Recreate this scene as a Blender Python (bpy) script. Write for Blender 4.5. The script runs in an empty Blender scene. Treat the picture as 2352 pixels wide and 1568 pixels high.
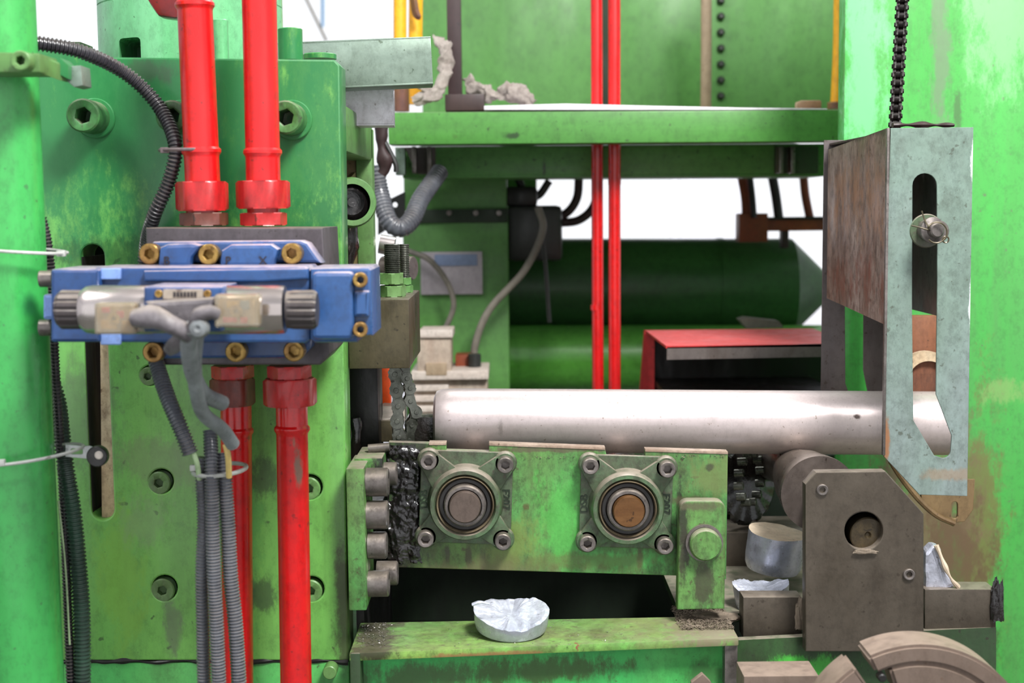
import bpy, bmesh, math, random
from mathutils import Vector, Matrix, noise
random.seed(7)
PI = math.pi
# ------------------------------------------------------------------ camera, sky, lamps, exposure
F = 3240.0; TH = math.atan(304/F); ROLL = 0.011
CAMZ = 1.2
S = bpy.context.scene
ROT = Matrix.Rotation(PI/2-TH, 3, 'X') @ Matrix.Rotation(-ROLL, 3, 'Z')
cd = bpy.data.cameras.new('camera'); cam = bpy.data.objects.new('camera', cd); S.collection.objects.link(cam)
cam.matrix_world = Matrix.Translation((0, 0, CAMZ)) @ ROT.to_4x4()
cd.sensor_width = 36; cd.lens = 36*F/2352; cd.clip_start = 0.05
cd.dof.use_dof = True; cd.dof.focus_distance = 1.68; cd.dof.aperture_fstop = 5.0
S.camera = cam
w = bpy.data.worlds.new('sky'); S.world = w; w.use_nodes = True
bgn = w.node_tree.nodes['Background']; bgn.inputs[0].default_value = (.95, .97, 1, 1); bgn.inputs[1].default_value = 1.2
def lamp(name, loc, to, size, power, col=(1, 1, 1)):
    l = bpy.data.lights.new(name, 'AREA'); l.size = size; l.energy = power; l.color = col
    o = bpy.data.objects.new(name, l); S.collection.objects.link(o); o.location = loc
    o.rotation_euler = (Vector(to)-Vector(loc)).to_track_quat('-Z', 'Y').to_euler(); return o
lamp('unseen_lamp', (.9, .2, 3.0), (.1, 1.8, .9), .6, 128, (1, .99, .97))
lamp('unseen_lamp', (-1.3, .9, 3.05), (-.2, 1.9, .9), .9, 40, (1, 1, 1))  # unseen fill lamp, added overhead on the left
lamp('unseen_lamp', (.3, 3.0, 3.05), (.3, 2.6, .9), 1.2, 22, (1, 1, 1))  # unseen fill lamp, added above the background machines
lamp('unseen_lamp', (.6, 4.6, 3.05), (.7, 6, 1.2), 1.2, 90, (.96, .97, 1))  # unseen lamp, added to brighten the white wall pier
S.view_settings.view_transform = 'Standard'; S.view_settings.look = 'None'; S.view_settings.gamma = 1
S.view_settings.use_curve_mapping = False; S.view_settings.exposure = 0.0

# ------------------------------------------------------------------ helpers
def W(px, py, Y):
    d = ROT @ Vector(((px-1176)/F, -(py-784)/F, -1))
    d *= Y/d.y
    return Vector((d.x, d.y, d.z+CAMZ))
def ppm(p):
    v = ROT.transposed() @ (Vector(p)-Vector((0, 0, CAMZ))); return F/(-v.z)
def mpx(n, px, py, Y): return n/ppm(W(px, py, Y))
COL = S.collection
def srgb(c):
    return tuple(((x/255)/12.92 if x/255 <= .04045 else ((x/255+.055)/1.055)**2.4) for x in c)+(1,)
def tagit(o, label, cat, group=None, kind=None):
    if label: o['label'] = label
    if cat: o['category'] = cat
    if group: o['group'] = group
    if kind: o['kind'] = kind
    return o
def thing(name, label, cat, loc, group=None):
    o = bpy.data.objects.new(name, None); COL.objects.link(o); o.location = Vector(loc); o.empty_display_size = .02
    return tagit(o, label, cat, group)
def worldloc(o):
    v = Vector((0, 0, 0))
    while o: v = v+o.location; o = o.parent
    return v
def smooth(me, ang=35):
    me.polygons.foreach_set('use_smooth', [True]*len(me.polygons))
    try: me.set_sharp_from_angle(angle=math.radians(ang))
    except Exception: pass
def obj(name, me, mat, parent=None, label=None, sm=True):
    """me: mesh or bmesh in world coordinates"""
    if isinstance(me, bmesh.types.BMesh):
        b = me; me = bpy.data.meshes.new(name); b.to_mesh(me); b.free()
    me.name = name
    if parent: org = worldloc(parent)
    else:
        xs = [v.co for v in me.vertices]
        org = Vector(((min(v.x for v in xs)+max(v.x for v in xs))/2, (min(v.y for v in xs)+max(v.y for v in xs))/2, min(v.z for v in xs)))
    me.transform(Matrix.Translation(-org))
    if sm: smooth(me)
    me.materials.clear(); me.materials.append(M[mat] if isinstance(mat, str) else mat)
    o = bpy.data.objects.new(name, me); COL.objects.link(o)
    if parent: o.parent = parent
    else: o.location = org
    if label: o['label'] = label
    return o
def top(name, me, mat, label, cat, group=None, kind=None): return tagit(obj(name, me, mat), label, cat, group, kind)
def struct(name, me, mat, parent=None):
    o = obj(name, me, mat, parent, sm=False)
    if not parent: o['kind'] = 'structure'
    return o
def instance(src, parent, dv, name=None):
    c = src.copy(); COL.objects.link(c); c.parent = parent
    if name: c.name = name
    c.location = src.location+Vector(dv)
    for ch in list(src.children):
        d = ch.copy(); COL.objects.link(d); d.parent = c
    return c
def copy_tree(o, dv, label=None):
    c = o.copy(); COL.objects.link(c); c.location = o.location+Vector(dv)
    if label: c['label'] = label
    for ch in list(o.children): instance(ch, c, (0, 0, 0))
    return c
def bbox(x0, x1, y0, y1, z0, z1, bev=.0015, seg=2):
    b = bmesh.new(); bmesh.ops.create_cube(b, size=1)
    for v in b.verts: v.co = Vector(((x0+x1)/2+v.co.x*(x1-x0), (y0+y1)/2+v.co.y*(y1-y0), (z0+z1)/2+v.co.z*(z1-z0)))
    if bev: bmesh.ops.bevel(b, geom=b.edges[:], offset=bev, segments=seg, affect='EDGES', profile=.6)
    return b
def boxpx(x0, y0, x1, y1, Y, t, bev=.0015):
    xm, ym = (x0+x1)/2, (y0+y1)/2
    return bbox(W(x0, ym, Y).x, W(x1, ym, Y).x, Y, Y+t, W(xm, y1, Y).z, W(xm, y0, Y).z, bev)
def prism(pts, vec, bev=0):
    b = bmesh.new(); vec = Vector(vec)
    a = [b.verts.new(p) for p in pts]; c = [b.verts.new(Vector(p)+vec) for p in pts]
    b.faces.new(a); b.faces.new(c[::-1]); n = len(pts)
    for i in range(n): b.faces.new((a[i], c[i], c[(i+1) % n], a[(i+1) % n]))
    bmesh.ops.recalc_face_normals(b, faces=b.faces[:])
    if bev: bmesh.ops.bevel(b, geom=b.edges[:], offset=bev, segments=2, affect='EDGES', profile=.6)
    return b
def pp(poly, Y, t, bev=.0012): return prism([W(x, y, Y) for x, y in poly], (0, t, 0), bev)
def join(*bs):
    r = bmesh.new()
    for b in bs:
        if isinstance(b, bpy.types.Mesh): r.from_mesh(b); continue
        m = bpy.data.meshes.new('t'); b.to_mesh(m); b.free(); r.from_mesh(m); bpy.data.meshes.remove(m)
    return r
def plate(loops, Y, t, bev=.0012):
    cu = bpy.data.curves.new('c', 'CURVE'); cu.dimensions = '2D'; cu.fill_mode = 'BOTH'
    cu.extrude = max(t/2-bev, .0002); cu.bevel_depth = bev; cu.bevel_resolution = 1; cu.offset = -bev
    for lp in loops:
        s = cu.splines.new('POLY'); s.points.add(len(lp)-1); s.use_cyclic_u = True
        for q, (x, y) in zip(s.points, lp):
            p = W(x, y, Y); q.co = (p.x, p.z, 0, 1)
    o = bpy.data.objects.new('c', cu)
    me = bpy.data.meshes.new_from_object(o)
    bpy.data.objects.remove(o); bpy.data.curves.remove(cu)
    me.transform(Matrix.Translation((0, Y+t/2, 0)) @ Matrix.Rotation(PI/2, 4, 'X'))
    return me
def arc(cx, cy, r, a0, a1, n=8): return [(cx+r*math.cos(math.radians(a0+(a1-a0)*i/n)), cy+r*math.sin(math.radians(a0+(a1-a0)*i/n))) for i in range(n+1)]
def circ(cx, cy, r, n=32): return [(cx+r*math.cos(2*PI*i/n), cy+r*math.sin(2*PI*i/n)) for i in range(n)]
def rr(x0, y0, x1, y1, r, n=4):
    return arc(x1-r, y0+r, r, -90, 0, n)+arc(x1-r, y1-r, r, 0, 90, n)+arc(x0+r, y1-r, r, 90, 180, n)+arc(x0+r, y0+r, r, 180, 270, n)
def shape_r(sh, a):
    if sh == 'hex': return math.cos(PI/6)/math.cos((a % (PI/3))-PI/6)
    if sh == 'rib': return 1.0 if (a*14/(2*PI)) % 1 < .55 else .9
    if sh == 'cor': return 1.0
    return 1.0
def lathe(prof, loc, axis=(0, -1, 0), seg=36, spin=0):
    b = bmesh.new(); rings = []
    q = Vector(axis).normalized().to_track_quat('Z', 'Y').to_matrix().to_4x4()
    mt = Matrix.Translation(loc) @ q @ Matrix.Rotation(spin, 4, 'Z')
    for e in prof:
        r, h = e[0], e[1]; sh = e[2] if len(e) > 2 else None
        if r <= 1e-7: rings.append([b.verts.new(mt @ Vector((0, 0, h)))]); continue
        rings.append([b.verts.new(mt @ Vector((r*shape_r(sh, 2*PI*i/seg)*math.cos(2*PI*i/seg), r*shape_r(sh, 2*PI*i/seg)*math.sin(2*PI*i/seg), h))) for i in range(seg)])
    for a, c in zip(rings, rings[1:]):
        for i in range(seg):
            j = (i+1) % seg
            if len(a) == 1 and len(c) == 1: continue
            if len(a) == 1: b.faces.new((a[0], c[i], c[j]))
            elif len(c) == 1: b.faces.new((a[i], a[j], c[0]))
            else: b.faces.new((a[i], a[j], c[j], c[i]))
    bmesh.ops.recalc_face_normals(b, faces=b.faces[:])
    return b
def cyl(r, h, loc, axis=(0, -1, 0), bev=.001, seg=36): return lathe([(0, 0), (r, 0), (r, h-bev), (r-bev, h), (0, h)], loc, axis, seg)
def socket(r, h, loc, axis=(0, -1, 0), spin=.3, hexr=.52):
    e = r*.1
    return lathe([(0, 0), (r, 0), (r, h-e), (r-e, h), (r*hexr*1.12, h), (r*hexr, h-e*.6, 'hex'), (r*hexr, h*.12, 'hex'), (0, h*.1)], loc, axis, 24, spin)
def hexnut(r, h, loc, axis=(0, 0, 1), spin=0, seg=24):
    return lathe([(0, 0), (r*.9, 0), (r, h*.07, 'hex'), (r, h*.93, 'hex'), (r*.9, h), (0, h)], loc, axis, seg, spin)
def catmull(pts, step):
    P = [pts[0]*2-pts[1]]+list(pts)+[pts[-1]*2-pts[-2]]; dense = []
    for i in range(1, len(P)-2):
        p0, p1, p2, p3 = P[i-1:i+3]
        for k in range(40):
            t = k/40
            dense.append(.5*((2*p1)+(p2-p0)*t+(2*p0-5*p1+4*p2-p3)*t*t+(3*p1-p0-3*p2+p3)*t**3))
    dense.append(pts[-1].copy())
    L = [0]
    for a, c in zip(dense, dense[1:]): L.append(L[-1]+(c-a).length)
    n = max(2, int(L[-1]/step)); out = []; j = 0
    for i in range(n+1):
        s = L[-1]*i/n
        while j < len(L)-2 and L[j+1] < s: j += 1
        f = (s-L[j])/max(1e-9, L[j+1]-L[j]); out.append(dense[j].lerp(dense[j+1], min(1, f)))
    return out
def tube(pts, r, seg=14, step=None, period=None, depth=.14, rlist=None, flat=1, bump=0):
    """r metres; period -> corrugated rings"""
    pts = [Vector(p) for p in pts]
    if period: step = period/4
    step = step or max(r*.7, .003)
    c = catmull(pts, step); b = bmesh.new(); n = len(c)
    t = (c[1]-c[0]).normalized(); u = t.orthogonal().normalized() if abs(t.y) > .9 else (Vector((0, 1, 0))-t*t.y).normalized()
    prev = None; first = None
    for i, p in enumerate(c):
        t = (c[min(i+1, n-1)]-c[max(i-1, 0)]).normalized(); u = (u-t*u.dot(t)).normalized(); v = t.cross(u)
        rad = r
        if rlist:
            f = i/(n-1)*(len(rlist)-1); k = min(int(f), len(rlist)-2); g = f-k; g = g*g*(3-2*g); rad = r*(rlist[k]*(1-g)+rlist[k+1]*g)
        if period: rad *= (1, 1, 1-depth, 1-depth)[i % 4]
        ring = []
        for k in range(seg):
            a = 2*PI*k/seg; q = p+u*math.cos(a)*rad*flat+v*math.sin(a)*rad
            if bump: q += (q-p)*noise.noise(q*55)*bump
            ring.append(b.verts.new(q))
        if prev:
            for k in range(seg): b.faces.new((prev[k], prev[(k+1) % seg], ring[(k+1) % seg], ring[k]))
        else: first = ring
        prev = ring
    b.faces.new(first[::-1]); b.faces.new(prev)
    bmesh.ops.recalc_face_normals(b, faces=b.faces[:])
    return b
def tpx(pts, rpx, **k):
    r = mpx(rpx, *pts[len(pts)//2]); return tube([W(*p) for p in pts], r, **k)
def text(s, size, loc, rot=0, depth=.0006):
    """lettering standing in a plane facing the camera, rot about the view axis"""
    cu = bpy.data.curves.new('t', 'FONT'); cu.body = s; cu.size = size; cu.extrude = depth; cu.align_x = 'CENTER'; cu.align_y = 'CENTER'; cu.resolution_u = 3
    o = bpy.data.objects.new('t', cu); me = bpy.data.meshes.new_from_object(o); bpy.data.objects.remove(o)
    me.transform(Matrix.Translation(loc) @ Matrix.Rotation(PI/2, 4, 'X') @ Matrix.Rotation(rot, 4, 'Z'))
    return me
def boolcut(me, cutters):
    a = bpy.data.objects.new('a', me); COL.objects.link(a); cs = []
    for c in cutters:
        if isinstance(c, bmesh.types.BMesh):
            m = bpy.data.meshes.new('k'); c.to_mesh(m); c.free(); c = m
        o = bpy.data.objects.new('k', c); COL.objects.link(o); cs.append(o)
        md = a.modifiers.new('b', 'BOOLEAN'); md.operation = 'DIFFERENCE'; md.object = o; md.solver = 'EXACT'
    dg = bpy.context.evaluated_depsgraph_get(); r = bpy.data.meshes.new_from_object(a.evaluated_get(dg))
    for o in cs+[a]: bpy.data.objects.remove(o)
    return r
def tomesh(b):
    m = bpy.data.meshes.new('m'); b.to_mesh(m); b.free(); return m
def crumbs(name, n, region, size, mat, label, cat, parent=None):
    """n tiny flakes lying in a world box region"""
    b = bmesh.new(); x0, x1, y0, y1, z0, z1 = region
    for i in range(n):
        c = Vector((random.uniform(x0, x1), random.uniform(y0, y1), random.uniform(z0, z1)))
        s = size*random.uniform(.4, 1.5); vs = []
        for k in range(4): vs.append(b.verts.new(c+Vector((random.uniform(-1, 1), random.uniform(-1, 1), random.uniform(-.2, .6)))*s))
        for f in ((0, 1, 2), (0, 1, 3), (0, 2, 3), (1, 2, 3)): b.faces.new([vs[k] for k in f])
    o = obj(name, b, mat, parent, sm=False); o['kind'] = 'stuff'
    if not parent: tagit(o, label, cat)
    return o

# ------------------------------------------------------------------ materials
M = {}
def N(nt, t, **k):
    n = nt.nodes.new(t)
    for a, v in k.items():
        if a.startswith('i_'): n.inputs[a[2:].replace('_', ' ')].default_value = v
        else: setattr(n, a, v)
    return n
def mixc(nt, fac, a, b):
    m = N(nt, 'ShaderNodeMix', data_type='RGBA'); m.clamp_factor = True
    for s, v in ((0, fac), (6, a), (7, b)):
        if hasattr(v, 'links') or isinstance(v, bpy.types.NodeSocket): nt.links.new(v, m.inputs[s])
        else: m.inputs[s].default_value = v
    return m.outputs[2]
def math_(nt, op, a, b=0.0, clamp=False):
    m = N(nt, 'ShaderNodeMath', operation=op); m.use_clamp = clamp
    for s, v in ((0, a), (1, b)):
        if isinstance(v, bpy.types.NodeSocket): nt.links.new(v, m.inputs[s])
        else: m.inputs[s].default_value = v
    return m.outputs[0]
def rng(nt, v, a, b, c=0.0, d=1.0):
    m = N(nt, 'ShaderNodeMapRange'); m.interpolation_type = 'SMOOTHSTEP'
    nt.links.new(v, m.inputs[0])
    for i, x in enumerate((a, b, c, d)): m.inputs[i+1].default_value = x
    return m.outputs[0]
def mat(name, col, col2=None, dirt=(40, 36, 30), amt=.3, rough=.45, metal=0, scale=9, streak=(1, 1, .25), dust=0, dustc=(150, 138, 125), bump=.15, specks=.3, stains_and_tones=(), chips=None, fine=90, spec=.5, coat=0, trans=0, mottle=.22, vert=False):
    m = bpy.data.materials.new(name); m.use_nodes = True; nt = m.node_tree; M[name] = m
    bs = nt.nodes['Principled BSDF']
    tc = N(nt, 'ShaderNodeTexCoord'); geo = N(nt, 'ShaderNodeNewGeometry')
    def nz(scale_, stretch=(1, 1, 1), detail=5, rg=.6, off=0):
        mp = N(nt, 'ShaderNodeMapping'); mp.inputs['Scale'].default_value = stretch; mp.inputs['Location'].default_value = (off, off*.7, off*1.3)
        nt.links.new(tc.outputs['Object'], mp.inputs[0]); n = N(nt, 'ShaderNodeTexNoise'); n.inputs['Scale'].default_value = scale_; n.inputs['Detail'].default_value = detail; n.inputs['Roughness'].default_value = rg
        nt.links.new(mp.outputs[0], n.inputs['Vector']); return n.outputs[0]
    c = srgb(col)
    if col2: c = mixc(nt, rng(nt, nz(scale*.45, streak, 4), .35, .65), c, srgb(col2))
    if amt:
        d1 = rng(nt, nz(scale, streak, 8, .68, 3), .66-amt*.35, .80-amt*.1)
        c = mixc(nt, math_(nt, 'MULTIPLY', d1, min(.85, .35+amt)), c, srgb(dirt))
    if mottle:
        mm = rng(nt, nz(scale*4, streak, 9, .75, 21), .3, .62)
        c = mixc(nt, math_(nt, 'MULTIPLY', mm, mottle), c, srgb(dirt))
        m2 = rng(nt, nz(max(24, scale*3), (2.2, 2.2, .12) if vert else (1, 1, 1), 6, .6, 33), .5, .72)
        c = mixc(nt, math_(nt, 'MULTIPLY', m2, mottle*1.1), c, srgb(dirt))
        m3 = rng(nt, nz(fine*1.1, (1, 1, .7), 8, .8, 45), .44, .66)
        c = mixc(nt, math_(nt, 'MULTIPLY', m3, mottle*1.2), c, srgb(tuple(x*.55 for x in dirt)))
    if specks:
        sp = rng(nt, nz(fine*1.4, (1, 1, 1), 2, .5, 7), .70-specks*.08, .74)
        c = mixc(nt, math_(nt, 'MULTIPLY', sp, .75), c, srgb(dirt))
    if chips:
        ch = rng(nt, nz(scale*3.2, (1, 1, .6), 6, .75, 11), .69, .71)
        c = mixc(nt, ch, c, srgb(chips))
    for st in stains_and_tones:   # (px,py,Y, rx_px, rz_px, colour, strength)
        px, py, Y, rx, rz, sc_, k = st; p = W(px, py, Y); s = ppm(p)
        v = N(nt, 'ShaderNodeVectorMath', operation='SUBTRACT'); nt.links.new(geo.outputs['Position'], v.inputs[0]); v.inputs[1].default_value = p
        u = N(nt, 'ShaderNodeVectorMath', operation='MULTIPLY'); nt.links.new(v.outputs[0], u.inputs[0]); u.inputs[1].default_value = (s/rx, 0, s/rz)
        ln = N(nt, 'ShaderNodeVectorMath', operation='LENGTH'); nt.links.new(u.outputs[0], ln.inputs[0])
        dd = math_(nt, 'ADD', ln.outputs['Value'], math_(nt, 'MULTIPLY', math_(nt, 'SUBTRACT', nz(38, (1, 1, .45), 9, .78, px*.01), .5), 4.2))
        c = mixc(nt, math_(nt, 'MULTIPLY', rng(nt, dd, .45, 1.25, 1, 0), k), c, srgb(sc_))
    if dust:
        sx = N(nt, 'ShaderNodeSeparateXYZ'); nt.links.new(geo.outputs['Normal'], sx.inputs[0])
        up = rng(nt, sx.outputs[2], .25, .85)
        dm = math_(nt, 'MULTIPLY', up, rng(nt, nz(60, (1, 1, 1), 4, .6, 5), .25, .6, .35, 1))
        dmask = math_(nt, 'MULTIPLY', dm, dust); c = mixc(nt, dmask, c, srgb(dustc))
    if isinstance(c, tuple): bs.inputs['Base Color'].default_value = c
    else: nt.links.new(c, bs.inputs['Base Color'])
    r = rng(nt, nz(scale*2, streak, 4, .6, 2), .3, .7, max(.05, rough-.12), min(1, rough+.15)); nt.links.new(r, bs.inputs['Roughness'])
    bs.inputs['Metallic'].default_value = metal; bs.inputs['Specular IOR Level'].default_value = spec; bs.inputs['Coat Weight'].default_value = coat; bs.inputs['Coat Roughness'].default_value = .12
    if trans: bs.inputs['Transmission Weight'].default_value = trans
    if bump:
        bp = N(nt, 'ShaderNodeBump'); bp.inputs['Strength'].default_value = bump; bp.inputs['Distance'].default_value = .002
        nt.links.new(nz(fine, (1, 1, 1), 4, .6, 1), bp.inputs['Height']); nt.links.new(bp.outputs[0], bs.inputs['Normal'])
    return m
BR = (74, 62, 48); BK = (22, 20, 20)
mat('press_green', (90, 166, 84), (116, 180, 84), (58, 78, 48), .36, .34, vert=True, scale=5, bump=.12, specks=.25, fine=60, stains_and_tones=(  # first entries: broad darker green over the upper plate
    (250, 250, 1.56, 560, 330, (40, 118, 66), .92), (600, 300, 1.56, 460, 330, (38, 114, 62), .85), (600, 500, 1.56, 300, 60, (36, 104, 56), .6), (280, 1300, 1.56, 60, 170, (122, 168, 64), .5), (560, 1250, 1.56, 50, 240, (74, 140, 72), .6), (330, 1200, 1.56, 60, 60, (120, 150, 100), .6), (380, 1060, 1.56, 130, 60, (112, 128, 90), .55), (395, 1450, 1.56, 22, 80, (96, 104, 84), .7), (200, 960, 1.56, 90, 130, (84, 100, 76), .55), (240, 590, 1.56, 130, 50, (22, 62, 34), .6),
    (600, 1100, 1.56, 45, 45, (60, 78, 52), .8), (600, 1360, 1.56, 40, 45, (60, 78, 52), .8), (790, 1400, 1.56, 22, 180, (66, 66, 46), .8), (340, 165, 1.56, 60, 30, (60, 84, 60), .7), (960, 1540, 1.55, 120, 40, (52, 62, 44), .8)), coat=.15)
mat('press_green_old', (84, 136, 68), (104, 148, 84), (72, 74, 50), .4, .42, scale=7, bump=.15, specks=.3)
mat('bright_green', (52, 168, 76), (76, 182, 92), (60, 110, 66), .18, .34, scale=6, bump=.06, specks=.2, coat=.25)
mat('column_green', (62, 168, 66), (90, 178, 90), (90, 112, 78), .26, vert=True, rough=.3, scale=4, streak=(1, 1, .12), bump=.06, specks=.15, coat=.2, stains_and_tones=(  # pale entries: lighter green areas near the column top
    (2160, 130, 2.02, 22, 230, (104, 122, 96), .75), (2250, 1250, 2.02, 50, 330, (112, 100, 60), .8), (2100, 1220, 2.02, 150, 230, (112, 92, 70), .92), (2190, 1270, 2.02, 90, 150, (96, 76, 54), .8), (2230, 1500, 2.02, 60, 130, (64, 56, 46), .9), (2310, 60, 2.02, 90, 150, (140, 204, 140), .5), (1985, 140, 2.02, 50, 260, (120, 208, 140), .7), (2200, 260, 2.02, 10, 60, (70, 90, 60), .7), (2300, 900, 2.02, 50, 30, (140, 170, 100), .5)))
mat('dark_red', (150, 14, 18), (110, 12, 14), (40, 14, 14), .3, .3, scale=12, coat=.3)
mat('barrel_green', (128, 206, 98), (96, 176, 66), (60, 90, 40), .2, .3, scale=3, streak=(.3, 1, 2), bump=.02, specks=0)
mat('pale_green', (148, 206, 168), (104, 184, 124), (60, 100, 66), .2, .32, scale=6, bump=.05, coat=.3)
mat('tray_green', (100, 146, 72), (80, 154, 78), (72, 70, 46), .5, .42, mottle=.45, vert=True, scale=14, streak=(1, 1, .45), dust=.8, bump=.25, specks=.5, stains_and_tones=(
    (920, 1160, 1.63, 52, 260, (26, 24, 24), .97), (950, 1050, 1.63, 46, 40, (44, 42, 36), .9), (1640, 1095, 1.63, 70, 60, (98, 112, 62), .75), (1290, 1200, 1.63, 70, 110, (76, 178, 72), .5), (1180, 1260, 1.63, 60, 60, (112, 128, 60), .6), (1450, 1290, 1.63, 110, 26, (84, 190, 96), .6), (1560, 1190, 1.63, 10, 90, (40, 38, 30), .9), (1250, 1032, 1.63, 160, 7, (84, 74, 58), .8), (1076, 1275, 1.63, 7, 30, (66, 62, 44), .8), (1470, 1280, 1.63, 8, 34, (72, 70, 44), .8), (1108, 1290, 1.63, 9, 40, (60, 54, 44), .85), (1028, 1270, 1.63, 6, 25, (60, 54, 44), .8), (1205, 1163, 1.63, 9, 9, (80, 70, 40), .8), (1560, 1260, 1.63, 14, 60, (50, 48, 36), .9),
    (1100, 1310, 1.63, 200, 22, (98, 92, 62), .7), (1620, 1340, 1.60, 24, 60, (60, 58, 44), .85), (1630, 1072, 1.63, 10, 8, (56, 54, 40), .8), (1590, 1160, 1.60, 60, 12, (84, 80, 60), .8), (1300, 1290, 1.63, 260, 20, (90, 96, 52), .6)))
mat('bearing_green', (78, 98, 72), (84, 122, 82), (78, 70, 60), .55, .42, mottle=.5, scale=20, streak=(1, 1, 1), dust=.95, bump=.3, specks=.5, metal=.15)
mat('ledge_green', (146, 184, 86), (112, 184, 86), (82, 74, 50), .42, .36, mottle=.4, scale=10, streak=(1, 1, 1), dust=.25, bump=.2, specks=.5, chips=(134, 84, 60), stains_and_tones=(
    (860, 1460, 1.55, 55, 45, (46, 36, 28), .9), (1100, 1500, 1.52, 150, 8, (150, 96, 70), .7), (1640, 1445, 1.55, 110, 60, (128, 116, 98), .9), (1500, 1470, 1.55, 100, 16, (120, 118, 78), .5)))
mat('base_green', (58, 186, 92), (90, 184, 92), (64, 84, 48), .3, .42, scale=7, streak=(1, 1, .5), bump=.1, specks=.3, stains_and_tones=(
    (1250, 1530, 1.56, 190, 34, (62, 88, 44), .9), (960, 1540, 1.56, 130, 40, (64, 92, 50), .9), (1620, 1545, 1.56, 50, 30, (60, 100, 54), .7), (1830, 1530, 1.56, 40, 18, (60, 160, 60), .2)))
mat('grimy_green', (52, 92, 46), (40, 62, 36), (40, 34, 28), .6, .55, scale=9, streak=(1, 1, .6), dust=.7, bump=.2, stains_and_tones=((1830, 1535, 1.58, 100, 26, (70, 176, 60), .9),))
mat('table_green', (92, 150, 76), (78, 142, 60), (50, 70, 40), .22, .45, scale=5, streak=(.15, 1, 1.6), dust=.5, bump=.04, stains_and_tones=((1180, 312, 2.3, 18, 7, (40, 60, 34), .9), (1045, 314, 2.3, 8, 8, (70, 110, 50), .7), (1250, 385, 2.5, 5, 22, (44, 60, 34), .9)))
mat('back_green', (66, 126, 44), (98, 150, 84), (40, 80, 30), .4, .5, scale=2.2, streak=(1.4, 1, .5), bump=.02, specks=0)
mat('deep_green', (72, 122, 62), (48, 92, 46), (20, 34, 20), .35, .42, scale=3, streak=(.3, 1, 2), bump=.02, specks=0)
mat('mid_green', (88, 144, 68), (72, 124, 54), (50, 70, 36), .25, .45, scale=3, streak=(.3, 1, 2), bump=.02, specks=0)
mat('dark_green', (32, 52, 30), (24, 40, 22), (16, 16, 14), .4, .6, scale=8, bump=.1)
mat('red', (222, 14, 18), (206, 8, 14), (120, 20, 20), .12, .3, scale=12, bump=.05, specks=.3, coat=.35, stains_and_tones=((690, 1070, 1.47, 9, 40, (110, 98, 84), .9), (680, 1010, 1.47, 4, 14, (130, 110, 90), .6)))
mat('red_nut', (206, 26, 30), (186, 30, 34), (96, 40, 34), .3, .38, scale=25, bump=.08, specks=.4, dust=.5, dustc=(190, 120, 120), coat=.2)
mat('old_red_nut', (132, 52, 40), (104, 56, 46), (54, 40, 34), .4, .45, scale=25, bump=.15, dust=.4)
mat('machine_red', (206, 40, 44), (222, 60, 60), (130, 50, 46), .2, .5, scale=8, dust=.5, dustc=(238, 130, 130), bump=.03, chips=(150, 140, 130))
mat('blue', (32, 68, 122), (46, 86, 140), (40, 60, 100), .22, .38, scale=16, streak=(1, 1, 1), dust=.85, dustc=(176, 160, 166), bump=.1, specks=.25, coat=.2)
mat('pale_blue', (128, 160, 222), None, (110, 130, 180), .2, .4, scale=20, dust=.6, bump=.05)
mat('manifold', (78, 72, 76), (92, 86, 90), (52, 46, 46), .35, .42, metal=.35, scale=14, dust=.7, dustc=(150, 132, 122), bump=.12, specks=.3)
mat('steel_dirty', (92, 84, 74), (76, 68, 58), (58, 50, 42), .4, .42, metal=.45, scale=12, streak=(1, 1, .6), dust=.8, bump=.15, specks=.5, stains_and_tones=())
mat('oily_steel', (74, 66, 50), (92, 84, 62), (40, 36, 30), .4, .32, metal=.5, scale=12, dust=.5, bump=.12, specks=.4)
mat('bolt_steel', (136, 128, 124), (110, 104, 100), (60, 54, 50), .4, .38, metal=.6, scale=40, streak=(1, 1, 1), dust=.7, bump=.2, specks=.4)
mat('chain_steel', (112, 114, 106), (82, 84, 76), (24, 22, 20), .4, .28, metal=.7, scale=60, streak=(1, 1, 1), bump=.1)
mat('dark_chain', (38, 30, 26), (24, 20, 18), (12, 10, 10), .3, .5, metal=.3, scale=60, streak=(1, 1, 1), bump=.15)
mat('brass', (186, 152, 84), (150, 112, 66), (60, 44, 30), .35, .32, metal=.75, scale=50, streak=(1, 1, 1), bump=.08)
mat('chrome', (220, 212, 210), (190, 180, 176), (104, 92, 84), .2, .2, mottle=.05, metal=.9, scale=9, streak=(.3, 1, 1), dust=.4, dustc=(180, 164, 154), bump=.02, specks=0)
mat('tube_metal', (150, 168, 156), (120, 136, 122), (70, 84, 66), .35, .36, metal=.55, scale=9, streak=(.5, 1, 1), dust=.5, dustc=(230, 230, 226), bump=.05)
mat('tube_white', (238, 234, 242), (228, 224, 232), (120, 96, 90), .12, .4, metal=.2, scale=14, streak=(.5, 1, 1), bump=.03)
mat('billet', (206, 194, 196), (192, 178, 172), (140, 126, 116), .22, .4, metal=.5, mottle=.12, scale=8, streak=(.12, 1, 1.5), bump=.06, specks=.12, fine=140, stains_and_tones=((1967, 957, 1.76, 8, 5, (60, 44, 40), .95), (1150, 985, 1.76, 8, 24, (120, 112, 106), .5)))
mat('aluminium', (206, 208, 222), (184, 188, 204), (130, 126, 130), .2, .3, metal=.5, scale=24, streak=(1, 1, 1), bump=.2, specks=.1)
mat('aluminium_fracture', (224, 228, 240), (200, 206, 226), (150, 150, 164), .2, .35, metal=.35, scale=40, streak=(1, .3, 1), bump=.5, specks=.1)
mat('cut_aluminium', (222, 204, 180), (206, 186, 162), (160, 138, 116), .2, .45, metal=.1, scale=16, streak=(.2, 1.5, 1), bump=.12)
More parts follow.
